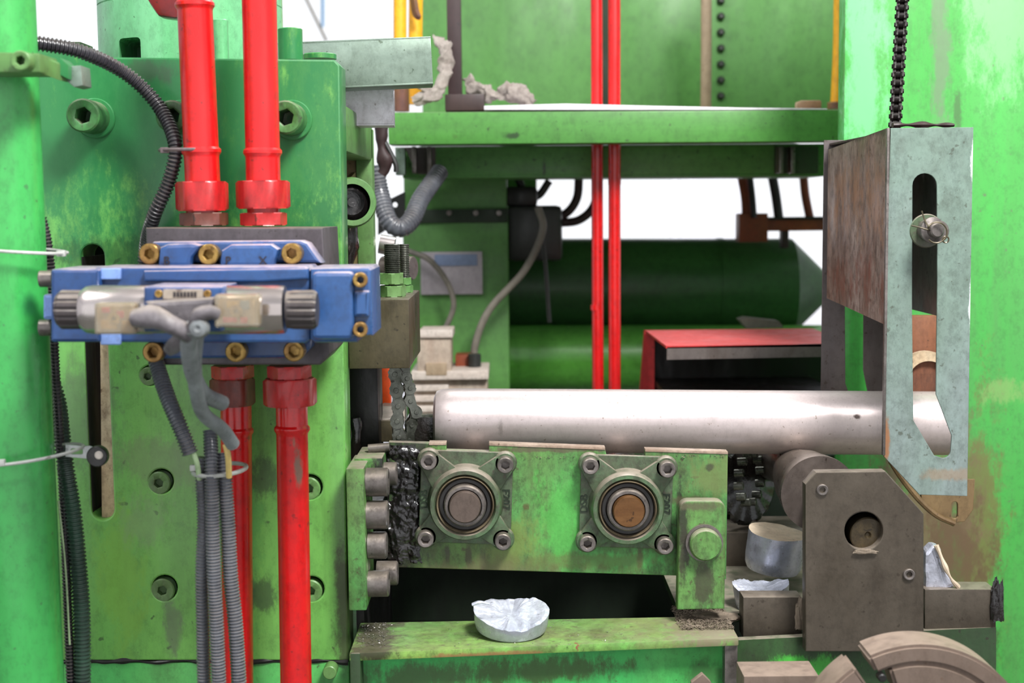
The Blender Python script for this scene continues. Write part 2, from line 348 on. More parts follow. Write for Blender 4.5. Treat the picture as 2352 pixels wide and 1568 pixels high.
mat('cover_paint', (116, 138, 126), (126, 140, 138), (70, 76, 66), .26, .4, mottle=.28, scale=12, streak=(1, 1, .5), bump=.1, specks=.45, chips=None, stains_and_tones=((2035, 1010, 1.62, 7, 50, (140, 90, 50), .85), (2180, 1090, 1.62, 60, 14, (140, 110, 80), .5), (2232, 1010, 1.62, 7, 60, (220, 220, 224), .9), (2233, 700, 1.62, 6, 60, (232, 232, 236), .9), (2236, 380, 1.62, 6, 45, (224, 228, 226), .8)))
mat('cover_rust', (176, 158, 150), (150, 124, 112), (84, 58, 46), .5, .42, metal=.15, scale=11, streak=(1, 1, .4), bump=.2, specks=1, mottle=.55, fine=70, stains_and_tones=((1990, 460, 1.75, 22, 110, (156, 112, 80), .7), (1985, 640, 1.75, 18, 70, (120, 66, 50), .7), (1990, 600, 1.75, 7, 160, (196, 194, 200), .7), (1960, 310, 1.75, 60, 14, (60, 44, 38), .8)))
mat('cover_inner', (108, 98, 94), (92, 84, 84), (60, 44, 38), .4, .55, scale=12, bump=.12, specks=.4)
mat('rust', (120, 72, 48), (142, 92, 62), (60, 36, 26), .45, .75, scale=20, bump=.3)
mat('rust_cream', (196, 170, 136), (206, 188, 158), (90, 62, 42), .45, .8, scale=40, streak=(1, 1, .6), bump=.4, specks=.8)
mat('brown_plate', (142, 118, 82), (112, 88, 58), (60, 44, 30), .4, .4, metal=.3, scale=14, bump=.15, specks=.5)
mat('shaft_brown', (112, 76, 44), (136, 98, 58), (60, 40, 26), .4, .28, metal=.55, scale=18, streak=(.3, 1, 3), bump=.1)
mat('shaft_grey', (104, 90, 82), None, (70, 60, 54), .25, .4, metal=.4, scale=30, bump=.15)
mat('bolt_green', (62, 128, 66), (84, 140, 74), (56, 60, 44), .45, .4, scale=30, mottle=.4, dust=.5, bump=.2)
mat('pin_dark', (88, 74, 50), (70, 60, 42), (40, 34, 28), .4, .35, metal=.4, scale=30, mottle=.4)
mat('rubber_black', (30, 28, 28), (44, 42, 40), (16, 14, 14), .3, .35, scale=30, streak=(1, 1, 1), bump=.05)
mat('seal_ring', (166, 150, 122), (140, 124, 100), (80, 70, 56), .35, .4, metal=.4, scale=50, bump=.1)
mat('black', (16, 14, 14), None, (30, 26, 24), .3, .45, scale=20, bump=.15)
mat('grease', (20, 17, 18), (34, 28, 26), (10, 9, 9), .3, .2, scale=40, bump=.6, fine=160, coat=.5)
mat('hose_black', (40, 38, 44), (52, 50, 56), (24, 22, 24), .3, .34, scale=30, streak=(1, 1, 1), dust=.25, bump=.05, specks=0)
mat('hose_grey', (104, 108, 116), (82, 84, 92), (46, 46, 50), .3, .22, scale=20, streak=(1, 1, 1), dust=.3, bump=.03, specks=0, spec=.7)
mat('hose_green', (58, 92, 74), (70, 82, 76), (30, 36, 32), .3, .34, scale=16, streak=(1, 1, 1), bump=.03, specks=0)
mat('sleeve_grey', (140, 146, 148), (116, 120, 122), (60, 60, 62), .35, .5, scale=20, streak=(1, 1, 1), dust=.3, bump=.08)
mat('tape_grey', (124, 118, 122), (92, 86, 90), (44, 40, 42), .4, .6, mottle=.35, scale=26, streak=(1, 1, 1), dust=.5, bump=.2)
mat('tie', (190, 192, 188), None, (120, 112, 104), .3, .4, scale=30, bump=.02)
mat('tie_dark', (104, 90, 92), None, (70, 60, 56), .3, .4, scale=30, bump=.05)
mat('knob', (74, 66, 68), (62, 56, 56), (34, 30, 30), .3, .45, scale=30, dust=.5, bump=.1)
mat('clear_plastic', (226, 216, 196), None, (200, 180, 140), .15, .12, scale=30, bump=.02, specks=0, trans=.75)
mat('relay_yellow', (206, 162, 60), (190, 140, 50), (120, 90, 40), .3, .5, scale=50, bump=.05)
mat('relay_cream', (150, 124, 84), None, (160, 130, 90), .3, .5, scale=50)
mat('relay_red', (200, 60, 60), None, (140, 40, 40), .2, .5, scale=50)
mat('wire_yellow', (222, 196, 120), None, (170, 140, 90), .2, .5, scale=40)
mat('wire_green', (180, 206, 160), None, (120, 140, 100), .2, .5, scale=40)
mat('nameplate', (176, 164, 150), None, (90, 70, 62), .3, .4, metal=.2, scale=40)
mat('ink', (40, 34, 40), None, (40, 34, 40), 0, .5, bump=0, specks=0)
mat('plate_grey', (176, 168, 172), (166, 158, 166), (130, 120, 124), .2, .5, scale=6, bump=0, specks=0)
mat('plate_blue', (120, 136, 166), None, (110, 120, 150), .2, .5, scale=6, bump=0, specks=0)
mat('yellow', (250, 186, 20), (246, 170, 10), (190, 120, 20), .15, .4, scale=8, bump=.02, specks=0, coat=.2)
mat('yellow_rust', (150, 110, 50), (110, 70, 60), (60, 40, 40), .4, .6, scale=30, bump=.1)
mat('dark_brown', (48, 26, 28), (58, 38, 36), (24, 18, 18), .3, .5, scale=12, bump=.05)
mat('cream_pole', (172, 152, 128), (150, 128, 100), (110, 84, 58), .35, .6, scale=14, bump=.05)
mat('cloth', (170, 162, 154), (142, 134, 128), (92, 74, 66), .4, .9, scale=26, streak=(1, 1, 1), bump=.5, fine=220, spec=.1)
mat('sheet_white', (232, 228, 236), None, (190, 180, 180), .15, .5, scale=10, bump=.02, specks=0)
mat('wood', (206, 180, 150), (150, 110, 80), (110, 76, 50), .3, .7, scale=30, streak=(.3, 1, 1))
mat('plaster_white', (206, 190, 178), (220, 212, 204), (120, 92, 76), .3, .6, scale=14, streak=(.4, 1, 1.5), bump=.05)
mat('relay_box', (190, 176, 160), (176, 150, 132), (104, 80, 66), .35, .6, scale=16, bump=.05)
mat('orange', (240, 92, 24), (226, 76, 20), (160, 60, 30), .2, .5, scale=14)
mat('orange_brown', (150, 68, 28), (120, 50, 24), (60, 30, 20), .35, .5, scale=12)
mat('motor_dark', (48, 50, 48), (36, 34, 34), (20, 20, 20), .3, .45, scale=6)
mat('roller_steel', (120, 110, 104), (96, 84, 78), (58, 48, 42), .35, .36, metal=.6, scale=10, streak=(1, .3, 1), dust=.4, bump=.08)
mat('brown_ring', (116, 100, 90), (98, 84, 74), (92, 72, 58), .3, .6, metal=.1, scale=10, dust=.3, dustc=(190, 168, 150), bump=.12)
mat('lint', (136, 122, 106), (104, 92, 78), (60, 50, 42), .3, .8, scale=60, bump=.3)
mat('glint', (210, 206, 200), None, (120, 110, 100), .2, .3, metal=.8, scale=60, bump=.1)
mat('zinc_white', (206, 208, 208), None, (140, 140, 140), .2, .4, metal=.3, scale=30, bump=.03)
mat('roller_white', (226, 214, 204), None, (150, 140, 130), .2, .5, scale=30)
mat('wall_white', (238, 238, 246), (240, 238, 242), (214, 212, 216), .15, .8, scale=1.5, mottle=0, bump=0, specks=0)
mat('bare_edge', (190, 168, 150), (160, 136, 118), (80, 64, 50), .4, .45, metal=.3, scale=40, streak=(1, 1, 1), bump=.2)
mat('floor_grey', (96, 98, 92), (110, 110, 104), (60, 58, 54), .4, .7, scale=1.5, streak=(1, 1, 1), bump=.05)
mat('frame_blue', (96, 146, 186), None, (80, 110, 140), .1, .5, scale=4, bump=0, specks=0)
mat('cable_grey', (128, 122, 110), (104, 98, 90), (70, 64, 58), .3, .5, scale=12, bump=.02, specks=0)

# ------------------------------------------------------------------ the hall
struct('floor', bbox(-4, 4, -1.5, 7, -.05, 0, 0), 'floor_grey')
def wallpx(x0, y0, x1, y1, Y=6.0, t=.2):
    return bbox(W(x0, 500, Y).x, W(x1, 500, Y).x, Y, Y+t, max(0, W(1176, y1, Y).z), W(1176, y0, Y).z, 0)
struct('wall_back', join(wallpx(1563, -700, 1700, 700), wallpx(-900, 700, 3300, 1200), bbox(-4, -2.6, 6, 6.2, 0, 3.2, 0), bbox(2.6, 4, 6, 6.2, 0, 3.2, 0), bbox(-4, 4, 6, 6.2, 2.7, 3.2, 0)), 'wall_white')
struct('ceiling', bbox(-4, 4, -2.2, 6.2, 3.2, 3.3, 0), 'wall_white')
struct('wall_left', bbox(-4.1, -4, -1.5, 6.2, 0, 3.2, 0), 'wall_white')
struct('wall_right', bbox(4, 4.1, -1.5, 6.2, 0, 3.2, 0), 'wall_white')
def window(name, x0, x1):
    z0, z1 = W(1176, 700, 6).z, 2.7
    fr = struct(name, join(bbox(x0, x1, 6.05, 6.1, z0, z0+.04, 0), bbox(x0, x1, 6.05, 6.1, z1-.04, z1, 0), bbox(x0, x0+.03, 6.05, 6.1, z0, z1, 0), bbox(x1-.03, x1, 6.05, 6.1, z0, z1, 0)), 'wall_white')
xa, xb = W(1563, 500, 6).x, W(1700, 500, 6).x
window('window_1', -2.6, xa); window('window_2', xb, 2.6)
top('blue_pole', tpx([(741, -40, 5), (741, 62, 5)], 4, seg=10), 'frame_blue', 'short length of pale blue pole hanging against the white daylight, top left of centre', 'pole')
top('stay_cable', tpx([(690, -30, 4.5), (720, 32, 4.5), (750, 94, 4.5)], 3.5, seg=8), 'cable_grey', 'thin grey brown stay cable running diagonally past the blue pole', 'cable')

# ------------------------------------------------------------------ press frame, left half
FY = 1.56
pf = thing('press_frame', 'large green steel press frame with socket bolts and an open slot, left half', 'machine frame', (-.42, 1.7, .6))
slot = arc(212, 588, 27, 180, 360, 10)+[(262, 1168)]+arc(236, 1168, 26, 0, 180, 10)
scr = [(370, 1105, 27), (378, 1350, 28), (712, 1118, 27), (716, 1352, 27), (345, 862, 22)]
holes = [circ(x, y, r+1.5, 24) for x, y, r in scr]
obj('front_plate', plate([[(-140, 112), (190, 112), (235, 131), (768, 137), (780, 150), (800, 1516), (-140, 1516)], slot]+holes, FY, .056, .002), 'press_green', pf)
for x, y, r in scr:
    c = W(x, y, FY+.016); rm = mpx(r, x, y, FY)
    obj('counterbored_screw', join(socket(rm*1.01, .012, W(x, y, FY+.0125), hexr=.42), cyl(rm*1.4, .004, W(x, y, FY+.062), bev=.0002)), 'press_green_old', pf)
o0 = None
for x, y, r in ((210, 268, 45), (662, 272, 45), (408, 270, 43)):
    s = obj('socket_screw', socket(mpx(r*.86, x, y, FY-.04), .045, W(x+8, y+3, FY)), 'bolt_green', pf)
    obj('washer', cyl(mpx(r*1.02, x, y, FY), .005, W(x+10, y+4, FY)), 'press_green', s)
# behind the slot: black sheet and strip standing in for cavity shade, corroded bar
obj('slot_shade_sheet', boxpx(170, 540, 300, 1230, FY+.11, .02), 'black', pf)
obj('slot_bar', plate([[(229, 770), (262, 790), (266, 1190), (233, 1190)]], FY+.012, .03), 'rust_cream', pf, label='corroded cream bar inside the slot')
obj('slot_shade_strip', pp([(184, 590), (189, 590), (214, 1176), (209, 1176)], FY+.003, .1, 0), 'black', pf)  # black strip over the green slot wall, shade put in as colour
obj('lock_pin', lathe([(0, 0), (.008, 0), (.008, .02), (.006, .022), (0, .022)], W(242, 1160, FY+.06)), 'black', pf)
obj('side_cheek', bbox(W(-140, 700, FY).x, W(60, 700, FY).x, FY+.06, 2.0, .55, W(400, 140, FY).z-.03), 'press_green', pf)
# base below the seam
obj('base_plate', prism([W(-140, 1523, FY+.002), W(802, 1520, FY+.002), W(804, 1700, FY+.002), W(-140, 1700, FY+.002)], (0, .4, 0), .002), 'base_green', pf)
obj('seam_strip', tpx([(x, 1517+2*math.sin(x), FY+.003) for x in range(-140, 801, 20)], 6, bump=1.2, seg=8), 'black', pf)
obj('base_bolt', cyl(mpx(16, 762, 1528, 1.545), .02, W(762, 1532, FY+.002)), 'press_green_old', pf)
# side beam running back on the right of the plate
bx = W(780, 300, 1.616).x
def side(pts):   # polygon on the plane x = bx given by (depth, height)
    return [Vector((bx-.02, y, z)) for y, z in pts]
zt0 = W(778, 232, 1.616).z; zb0 = W(780, 342, 1.616).z
obj('side_beam', bbox(-.36, bx, 1.616, 2.0, zb0, zt0, .003), 'press_green_old', pf)
obj('side_post', bbox(bx-.022, bx, 1.985, 2.02, W(856, 690, 2).z, zt0-.01, .001), 'press_green_old', pf, label='narrow green edge strip')
obj('inner_plate', bbox(bx-.16, bx-.022, 1.99, 2.01, .55, zb0+.02, .001), 'brown_plate', pf, label='oily brown steel plate')
obj('wear_plate', prism([Vector((bx-.08, 1.75, W(800, 560, 1.75).z)), Vector((bx-.022, 1.975, W(853, 395, 1.975).z)), Vector((bx-.022, 1.975, W(853, 700, 1.975).z)), Vector((bx-.08, 1.75, W(800, 700, 1.75).z))], (-.006, .004, 0)), 'brown_plate', pf)
r_ = thing('guide_roller', 'oily black guide roller under the green side beam of the press', 'roller', W(800, 560, 1.8))
rc = W(806, 470, 1.86); rr_ = mpx(58, 806, 470, 1.8)
obj('rim', lathe([(rr_*.72, 0), (rr_, 0), (rr_, .06), (rr_*.93, .064), (rr_*.72, .064)], rc+Vector((-.012, -.0, 0)), (.35, -1, .05)), 'press_green_old', r_)
obj('hub', lathe([(0, 0), (rr_*.72, 0), (rr_*.72, .055), (rr_*.5, .06), (rr_*.48, .045), (rr_*.2, .045), (rr_*.18, .06), (0, .06)], rc+Vector((-.012, 0, 0)), (.35, -1, .05)), 'grease', r_)
obj('axle_link', tube([rc+Vector((-.0, -.03, -.02)), rc+Vector((-.005, -.02, -.06)), rc+Vector((-.03, 0, -.11))], .012, bump=.5), 'grease', r_)
top('slide_post', bbox(W(800, 900, 1.7).x, W(868, 900, 1.7).x, 1.7, 1.76, W(830, 1060, 1.7).z, W(830, 830, 1.7).z), 'black', 'black oily square post below the grey steel block', 'post')
top('orange_guard', boxpx(868, 838, 896, 940, 1.86, .02), 'orange', 'bright orange upright strip behind the hanging roller chain', 'guard')
cf = thing('round_rod_clamp', 'thin round pale steel fitting behind the threaded studs', 'fitting', W(880, 640, 2.1))
obj('rod', tpx([(872, 560, 2.08), (906, 566, 2.08)], 22, seg=20), 'chrome', cf); obj('rod_cap', cyl(mpx(27, 880, 610, 2.08), .05, W(880, 615, 2.1), (1, -.4, 0)), 'bolt_steel', cf)

# cylinder standing on the press
ch = thing('cylinder_housing', 'pale green round cylinder housing standing on top of the press frame', 'housing', W(440, 130, 1.8))
R = mpx(208, 440, 60, 1.8); zc = W(440, 132, 1.8).z; ctr = Vector((W(440, 60, 1.8).x, 1.8, zc-.02))
me = tomesh(lathe([(0, 0), (R, 0), (R, .079), (R-.0012, .080), (R, .081), (R, .36), (0, .36)], ctr, (0, 0, 1), 72))
nx0, nx1 = W(258, 90, 1.68).x, W(316, 90, 1.68).x
cut = bbox(nx0, nx1, 1.5, 1.8, zc-.05, W(286, 82, 1.68).z, .006, 3)
obj('barrel', boolcut(me, [cut]), 'pale_green', ch)
obj('recess', bbox(nx0-.01, nx1+.01, 1.79, 1.82, zc-.015, zc+.05, 0), 'press_green', ch)
obj('foot_flange', lathe([(R*.5, 0), (R*1.0, 0), (R*1.0, .008), (R*.5, .008)], ctr, (0, 0, 1), 48), 'pale_green', ch)
for x, y, a in ((668, 116, 28), (508, 106, 18)):
    obj('hold_down_bolt', cyl(mpx(a, x, y, 1.62), .035 if a > 20 else .045, W(x, 138, 1.62), (0, 0, 1)), 'press_green' if a > 20 else 'pale_green', ch)
top('cover_disc', cyl(mpx(38, 735, 132, 1.66), .006, W(735, 136, 1.66), (0, 0, 1)), 'press_green', 'thin green disc lying flat at the right end of the press top', 'cap')
top('cover_strip', boxpx(80, 96, 185, 114, 1.66, .05), 'grimy_green', 'low dark green block on the press top beside the black hose', 'block')
rv = thing('red_elbow', 'dark red pipe elbow beside the red pipes at the top edge', 'pipe elbow', W(380, 40, 1.58))
obj('elbow_body', tube([W(345, -60, 1.62), W(362, -20, 1.62), W(388, 14, 1.6), W(430, 22, 1.58)], .013, seg=20), 'dark_red', rv)
obj('elbow_flange', prism([W(338, -30, 1.56), W(338, 0, 1.56), W(362, 36, 1.56), W(408, 42, 1.56), W(408, -30, 1.56)], (0, .03, 0), .004), 'dark_red', rv)

# square aluminium tubes
def sqtube(name, pts, t, depth, matn, label, wall=.002):
    a = [W(x, y, Y) for x, y, Y in pts]   # end opening: 4 corners TL TR(front) ...
    return a
def hollow(x0, x1, y0, y1, z0, z1, w_):
    return join(bbox(x0, x1, y0, y1, z1-w_, z1, .0004), bbox(x0, x1, y0, y1, z0, z0+w_, .0004), bbox(x0, x1, y0, y0+w_, z0+w_, z1-w_, .0004), bbox(x0, x1, y1-w_, y1, z0+w_, z1-w_, .0004))
b = hollow(-.24, 0, -.0, .055, -.0285, .0285, .0022)
bmesh.ops.rotate(b, verts=b.verts[:], cent=(0, 0, 0), matrix=Matrix.Rotation(math.radians(4), 3, 'Z') @ Matrix.Rotation(math.radians(-2.2), 3, 'Y'))
bmesh.ops.translate(b, verts=b.verts[:], vec=W(992, 138, 1.74))
top('square_tube', b, 'tube_metal', 'longer grey green square metal tube lying on top of the press', 'tube')
b = hollow(-.24, 0, -.0, .05, -.025, .025, .0022)
bmesh.ops.rotate(b, verts=b.verts[:], cent=(0, 0, 0), matrix=Matrix.Rotation(math.radians(3), 3, 'Z'))
bmesh.ops.translate(b, verts=b.verts[:], vec=W(904, 242, 1.80))
top('square_tube', b, 'tube_white', 'shorter white square metal tube sticking out under the grey green one', 'tube')

# ------------------------------------------------------------------ column of pipe at the left edge
xc = W(-8, 0, 1.38).x
gp = thing('green_column', 'thick bright green round column down the left edge', 'column', (xc, 1.38, 0))
obj('pipe', lathe([(0, 0), (.036, 0), (.036, 2.0), (0, 2.0)], (xc, 1.38, 0), (0, 0, 1), 64), 'bright_green', gp)
obj('base_flange', cyl(.06, .015, (xc, 1.38, 0), (0, 0, 1)), 'bright_green', gp)
cl = thing('pipe_clamp', 'green bolted clamp block gripping the left column near its top', 'clamp', W(60, 190, 1.3))
obj('clamp_body', prism([W(-60, 118, 1.30), W(92, 122, 1.30), W(92, 166, 1.30), W(-60, 166, 1.30)], (0, .05, 0), .002), 'press_green_old', cl)
obj('clamp_arm', prism([W(88, 124, 1.302), W(134, 146, 1.345), W(134, 184, 1.345), W(88, 166, 1.302)], (0, .03, 0), .001), 'press_green_old', cl)
obj('clamp_tongue', prism([W(137, 132, 1.35), W(157, 150, 1.36), W(157, 182, 1.36), W(137, 172, 1.35)], (0, .03, 0), .001), 'press_green', cl)
obj('clamp_pad', prism([W(158, 152, 1.37), W(186, 150, 1.37), W(190, 196, 1.37), W(170, 200, 1.37), (W(150, 184, 1.37))], (0, .03, 0), .001), 'tube_metal', cl)
obj('clamp_screw', socket(mpx(23, 58, 143, 1.28), .016, W(60, 143, 1.30)), 'press_green_old', cl)
obj('rear_strap', tube([Vector((xc+.038*math.cos(a), 1.38+.038*math.sin(a), W(60, 145, 1.38).z)) for a in [PI*k/10-.3 for k in range(12)]], .004, seg=8), 'press_green_old', cl)

def ring_tie(name, c, r, z_tilt, label, rr0=.0016, matn='tie', a0=0, a1=2*PI, tail=None, sy=1.0):
    n = 28; pts = [Vector((c.x+r*math.cos(a0+(a1-a0)*i/n), c.y+r*sy*math.sin(a0+(a1-a0)*i/n), c.z+z_tilt*math.cos(a0+(a1-a0)*i/n))) for i in range(n+1)]
    t = thing(name, label, 'cable tie', pts[0])
    obj('strap', tube(pts, rr0, seg=8, step=.003), matn, t)
    if tail: obj('buckle', bbox(tail.x-.004, tail.x+.004, tail.y-.003, tail.y+.003, tail.z-.003, tail.z+.003, .0008), matn, t)
    return t
zt = W(60, 575, 1.345).z
ring_tie('cable_tie', Vector((xc+.009, 1.38, zt)), .047, -.004, 'pale cable tie around the left column level with the top of the blue valve', tail=Vector((xc+.054, 1.375, zt-.004)))
zt = W(60, 1058, 1.345).z
ring_tie('cable_tie', Vector((xc+.013, 1.38, zt)), .051, .006, 'pale cable tie around the left column beside the roller lever', tail=W(2, 1062, 1.33))

# hoses beside the column
def hose(label, pts, rpx, matn, per=8, group=None, name='corrugated_hose', cat='hose', seg=14, depth=.2):
    p = pts[len(pts)//2]; return top(name, tpx(pts, rpx, period=per/ppm(W(*p)), seg=seg, depth=depth), matn, label, cat, group)
hose('black corrugated hose arching from the column top down to the steel manifold block', [(40, 96, 1.44), (90, 100, 1.45), (190, 120, 1.47), (290, 170, 1.5), (365, 245, 1.51), (402, 330, 1.49), (390, 410, 1.49), (352, 500, 1.5), (334, 580, 1.54), (332, 680, 1.54)], 17, 'hose_black', 9)
hose('dark corrugated hose running down close beside the green column', [(96, 500, 1.43), (110, 560, 1.43), (118, 640, 1.43), (123, 760, 1.43), (128, 860, 1.43), (136, 980, 1.43), (146, 1150, 1.43), (156, 1400, 1.43), (165, 1620, 1.43)], 11, 'hose_black', 8)
hose('greenish corrugated hose hanging right of the green column down to the bottom edge', [(112, 860, 1.46), (132, 920, 1.455), (142, 1000, 1.44), (152, 1080, 1.43), (168, 1180, 1.43), (180, 1300, 1.43), (188, 1420, 1.43), (189, 1620, 1.43)], 20, 'hose_green', 9)
top('signal_wire', tpx([(134, 1150, 1.41), (150, 1300, 1.41), (160, 1480, 1.41)], 2.4, seg=8), 'wire_green', 'thin pale green wire between the two hoses beside the column', 'wire')
lv = thing('roller_lever', 'zinc slotted lever with a black roller in front of the press slot', 'lever', W(190, 1050, 1.40))
lo = [(150, 1020), (186, 1024), (205, 1024), (240, 1036), (240, 1050), (205, 1054), (150, 1049)]
obj('arm', plate([lo, rr(162, 1030, 190, 1043, 4, 3)], 1.40, .003, .0005), 'zinc_white', lv)
obj('roller', lathe([(0, 0), (.0098, 0), (.0105, .001), (.0105, .008), (.0095, .009), (0, .009)], W(228, 1045, 1.40)), 'rubber_black', lv)
obj('rivet', cyl(.0042, .0015, W(227, 1045, 1.391)), 'roller_white', lv)

# ------------------------------------------------------------------ manifold and pipes
YM = 1.42
mf = top('manifold_block', plate([[(334, 523), (742, 523), (757, 812), (735, 838), (345, 838)]], YM, .12, .002), 'manifold', 'dark grey steel manifold block carrying the blue valve', 'block')
def vpipe(label, x0, y0, x1, y1, rpx, Y, matn='red', bead=None, name='red_pipe'):
    p0, p1 = W(x0, y0, Y), W(x1, y1, Y); r = mpx(rpx, (x0+x1)/2, (y0+y1)/2, Y)
    t = thing(name, label, 'pipe', p1)
    prof = [(0, 0), (r, 0)]; L = (p1-p0).length
    for bd in sorted(bead or []):
        h = (W(x0, bd, Y)-p0).length; prof += [(r, h-.0045), (r*1.12, h-.002), (r*1.13, h+.001), (r*1.02, h+.004), (r, h+.006)]
    prof += [(r, L), (0, L)]
    obj('tube', lathe(prof, p0, p1-p0, 48), matn, t)
    return t
def nut(t, x, ya, yb, wpx, Y, matn='red_nut', spin=.25, name='hex_nut'):
    p = W(x, yb, Y); obj(name, hexnut(mpx(wpx/2/.97, x, ya, Y), (W(x, ya, Y)-p).length, p, (0, 0, 1), spin), matn, t)
t = vpipe('thick red hydraulic pipe entering the manifold top, nearest the black hose', 444, -60, 466, 425, 40, 1.48, bead=(12, 348))
nut(t, 465, 417, 484, 117, 1.48, 'red_nut', .1); nut(t, 469, 488, 518, 108, 1.48, 'old_red_nut', .35, 'adapter'); obj('neck', cyl(mpx(40, 468, 486, 1.48), .005, W(468, 490, 1.48), (0, 0, 1)), 'red', t)
t = vpipe('thick red hydraulic pipe entering the manifold top, right of its twin', 594, -60, 605, 425, 39.5, 1.48, bead=(350,))
nut(t, 605, 415, 479, 121, 1.48, 'red_nut', .02); nut(t, 606, 488, 518, 106, 1.48, 'red_nut', .4, 'adapter'); obj('neck', cyl(mpx(38, 606, 480, 1.48), .006, W(606, 490, 1.48), (0, 0, 1)), 'red', t)
t = vpipe('thick red hydraulic pipe running down from the manifold in front of the press plate', 670, 925, 682, 1700, 36, 1.47, bead=(985,))
nut(t, 667, 868, 930, 120, 1.47, 'red_nut', .3); nut(t, 665, 838, 868, 98, 1.47, 'red_nut', .15, 'adapter')
t = vpipe('red hydraulic pipe below the manifold, partly hidden by the grey hoses', 542, 925, 548, 1700, 35, 1.52, bead=(990,))
nut(t, 535, 868, 930, 100, 1.51, 'old_red_nut', .2); nut(t, 535, 838, 868, 94, 1.5, 'red_nut', .15, 'adapter')
c0 = W(436, 345, 1.485)
ring_tie('cable_tie', Vector((c0.x, c0.y, c0.z)), .031, 0, 'dark cable tie binding the black hose to the left red pipe', .0018, 'tie_dark', sy=.8, tail=W(378, 345, 1.47))

# ------------------------------------------------------------------ blue directional valve
v = thing('directional_valve', 'blue hydraulic directional valve with a chrome double solenoid on the manifold', 'valve', W(480, 800, 1.36))
fl = [(336, 604), (338, 568), (352, 555), (690, 552), (706, 558), (738, 604)]
obj('upper_flange', plate([fl], 1.385, .034, .003), 'blue', v)
obj('lower_flange', plate([[(343, 780), (345, 815), (360, 824), (690, 822), (712, 800), (715, 780)]], 1.385, .034, .003), 'blue', v)
for a in ([(362, 612), (366, 568), (384, 560), (440, 558), (462, 563), (440, 590), (436, 612)], [(503, 612), (508, 575), (530, 561), (622, 560), (640, 572), (628, 612)]):
    obj('raised_boss', plate([a], 1.366, .02, .004), 'blue', v)
for s_, x in (('B', 383), ('P', 524), ('X', 604)): obj('lettering', text(s_, .0115, W(x, 599, 1.3655)), 'ink', v)
for x, y in ((352, 582), (486, 583), (675, 581), (360, 805), (548, 804), (680, 803)):
    obj('socket_screw', socket(mpx(24, x, y, 1.37), .016, W(x, y, 1.386), hexr=.55, spin=random.random()), 'brass', v)
obj('valve_body', plate([[(218, 614), (700, 612), (712, 622), (712, 780), (700, 788), (218, 786)]], 1.315, .072, .003), 'blue', v)
obj('edge_rib', plate([[(330, 622), (708, 616), (708, 640), (600, 648), (330, 646)]], 1.308, .01, .002), 'blue', v)
obj('end_cap', plate([rr(116, 618, 229, 786, 6)], 1.305, .085, .003), 'blue', v)
for y in (616, 766): obj('paint_patch', plate([rr(230, y, 276, y+26, 3)], 1.310, .006, .001), 'pale_blue', v, label='pale blue square patch')
obj('end_cap', plate([[(712, 616), (846, 614), (852, 620), (856, 770), (820, 770), (820, 786), (722, 787), (712, 778)]], 1.312, .09, .003), 'blue', v)
obj('cap_face', plate([rr(716, 624, 812, 780, 12)], 1.300, .02, .004), 'blue', v)
obj('cap_lug', plate([rr(812, 668, 848, 728, 5)], 1.302, .02, .003), 'blue', v)
obj('end_nub', plate([rr(98, 676, 130, 734, 6)], 1.325, .04, .003), 'pale_blue', v)
for y in (640, 752):
    obj('cap_screw', socket(mpx(19, 110, y, 1.34), .012, W(120, y, 1.34), (-1, -.1, 0)), 'bolt_steel', v)
    obj('cap_screw', socket(mpx(17, 830, y, 1.32), .026, W(828, y, 1.322), (.1, -1, 0)), 'brass', v)
# pilot solenoid
yc = 711; r = mpx(56, 430, yc, 1.262); 
def hx(x, yy=yc, Y=1.262): return W(x, yy, Y)
p0, p1 = hx(190), hx(655); L = (p1-p0).length; ax = p1-p0
sol = obj('solenoid_tube', lathe([(0, 0), (r*.82, 0), (r*.96, .004), (r, .010), (r, .062), (r*.97, .063), (r*.97, L-.075), (r, L-.074), (r, L-.006), (r*.97, L), (0, L)], p0, ax, 48), 'chrome', v)
obj('pilot_block', plate([rr(330, 658, 510, 762, 4)], 1.236, .07, .002), 'blue', v)
kr = mpx(45, 160, yc, 1.262)
obj('knob', lathe([(0, 0), (kr*.8, 0), (kr, .004, 'rib'), (kr, .022, 'rib'), (kr*.96, .026), (0, .026)], hx(133), ax, 84), 'knob', v)
obj('knob', lathe([(0, 0), (kr*.96, 0), (kr*.96, .002), (kr, .006, 'rib'), (kr, .024, 'rib'), (kr*.86, .027), (0, .027)], hx(660), ax, 84), 'knob', v)
np_ = obj('nameplate', plate([rr(374, 664, 466, 687, 3)], 1.2335, .003, .0004), 'nameplate', v)
for k in range(7): obj('lettering', boxpx(398+k*8, 670, 403+k*8, 682, 1.2328, .001, .0001), 'ink', np_)
for x in (365, 477): obj('plate_screw', socket(mpx(9, x, 674, 1.234), .002, W(x, 674, 1.236)), 'brass', v)
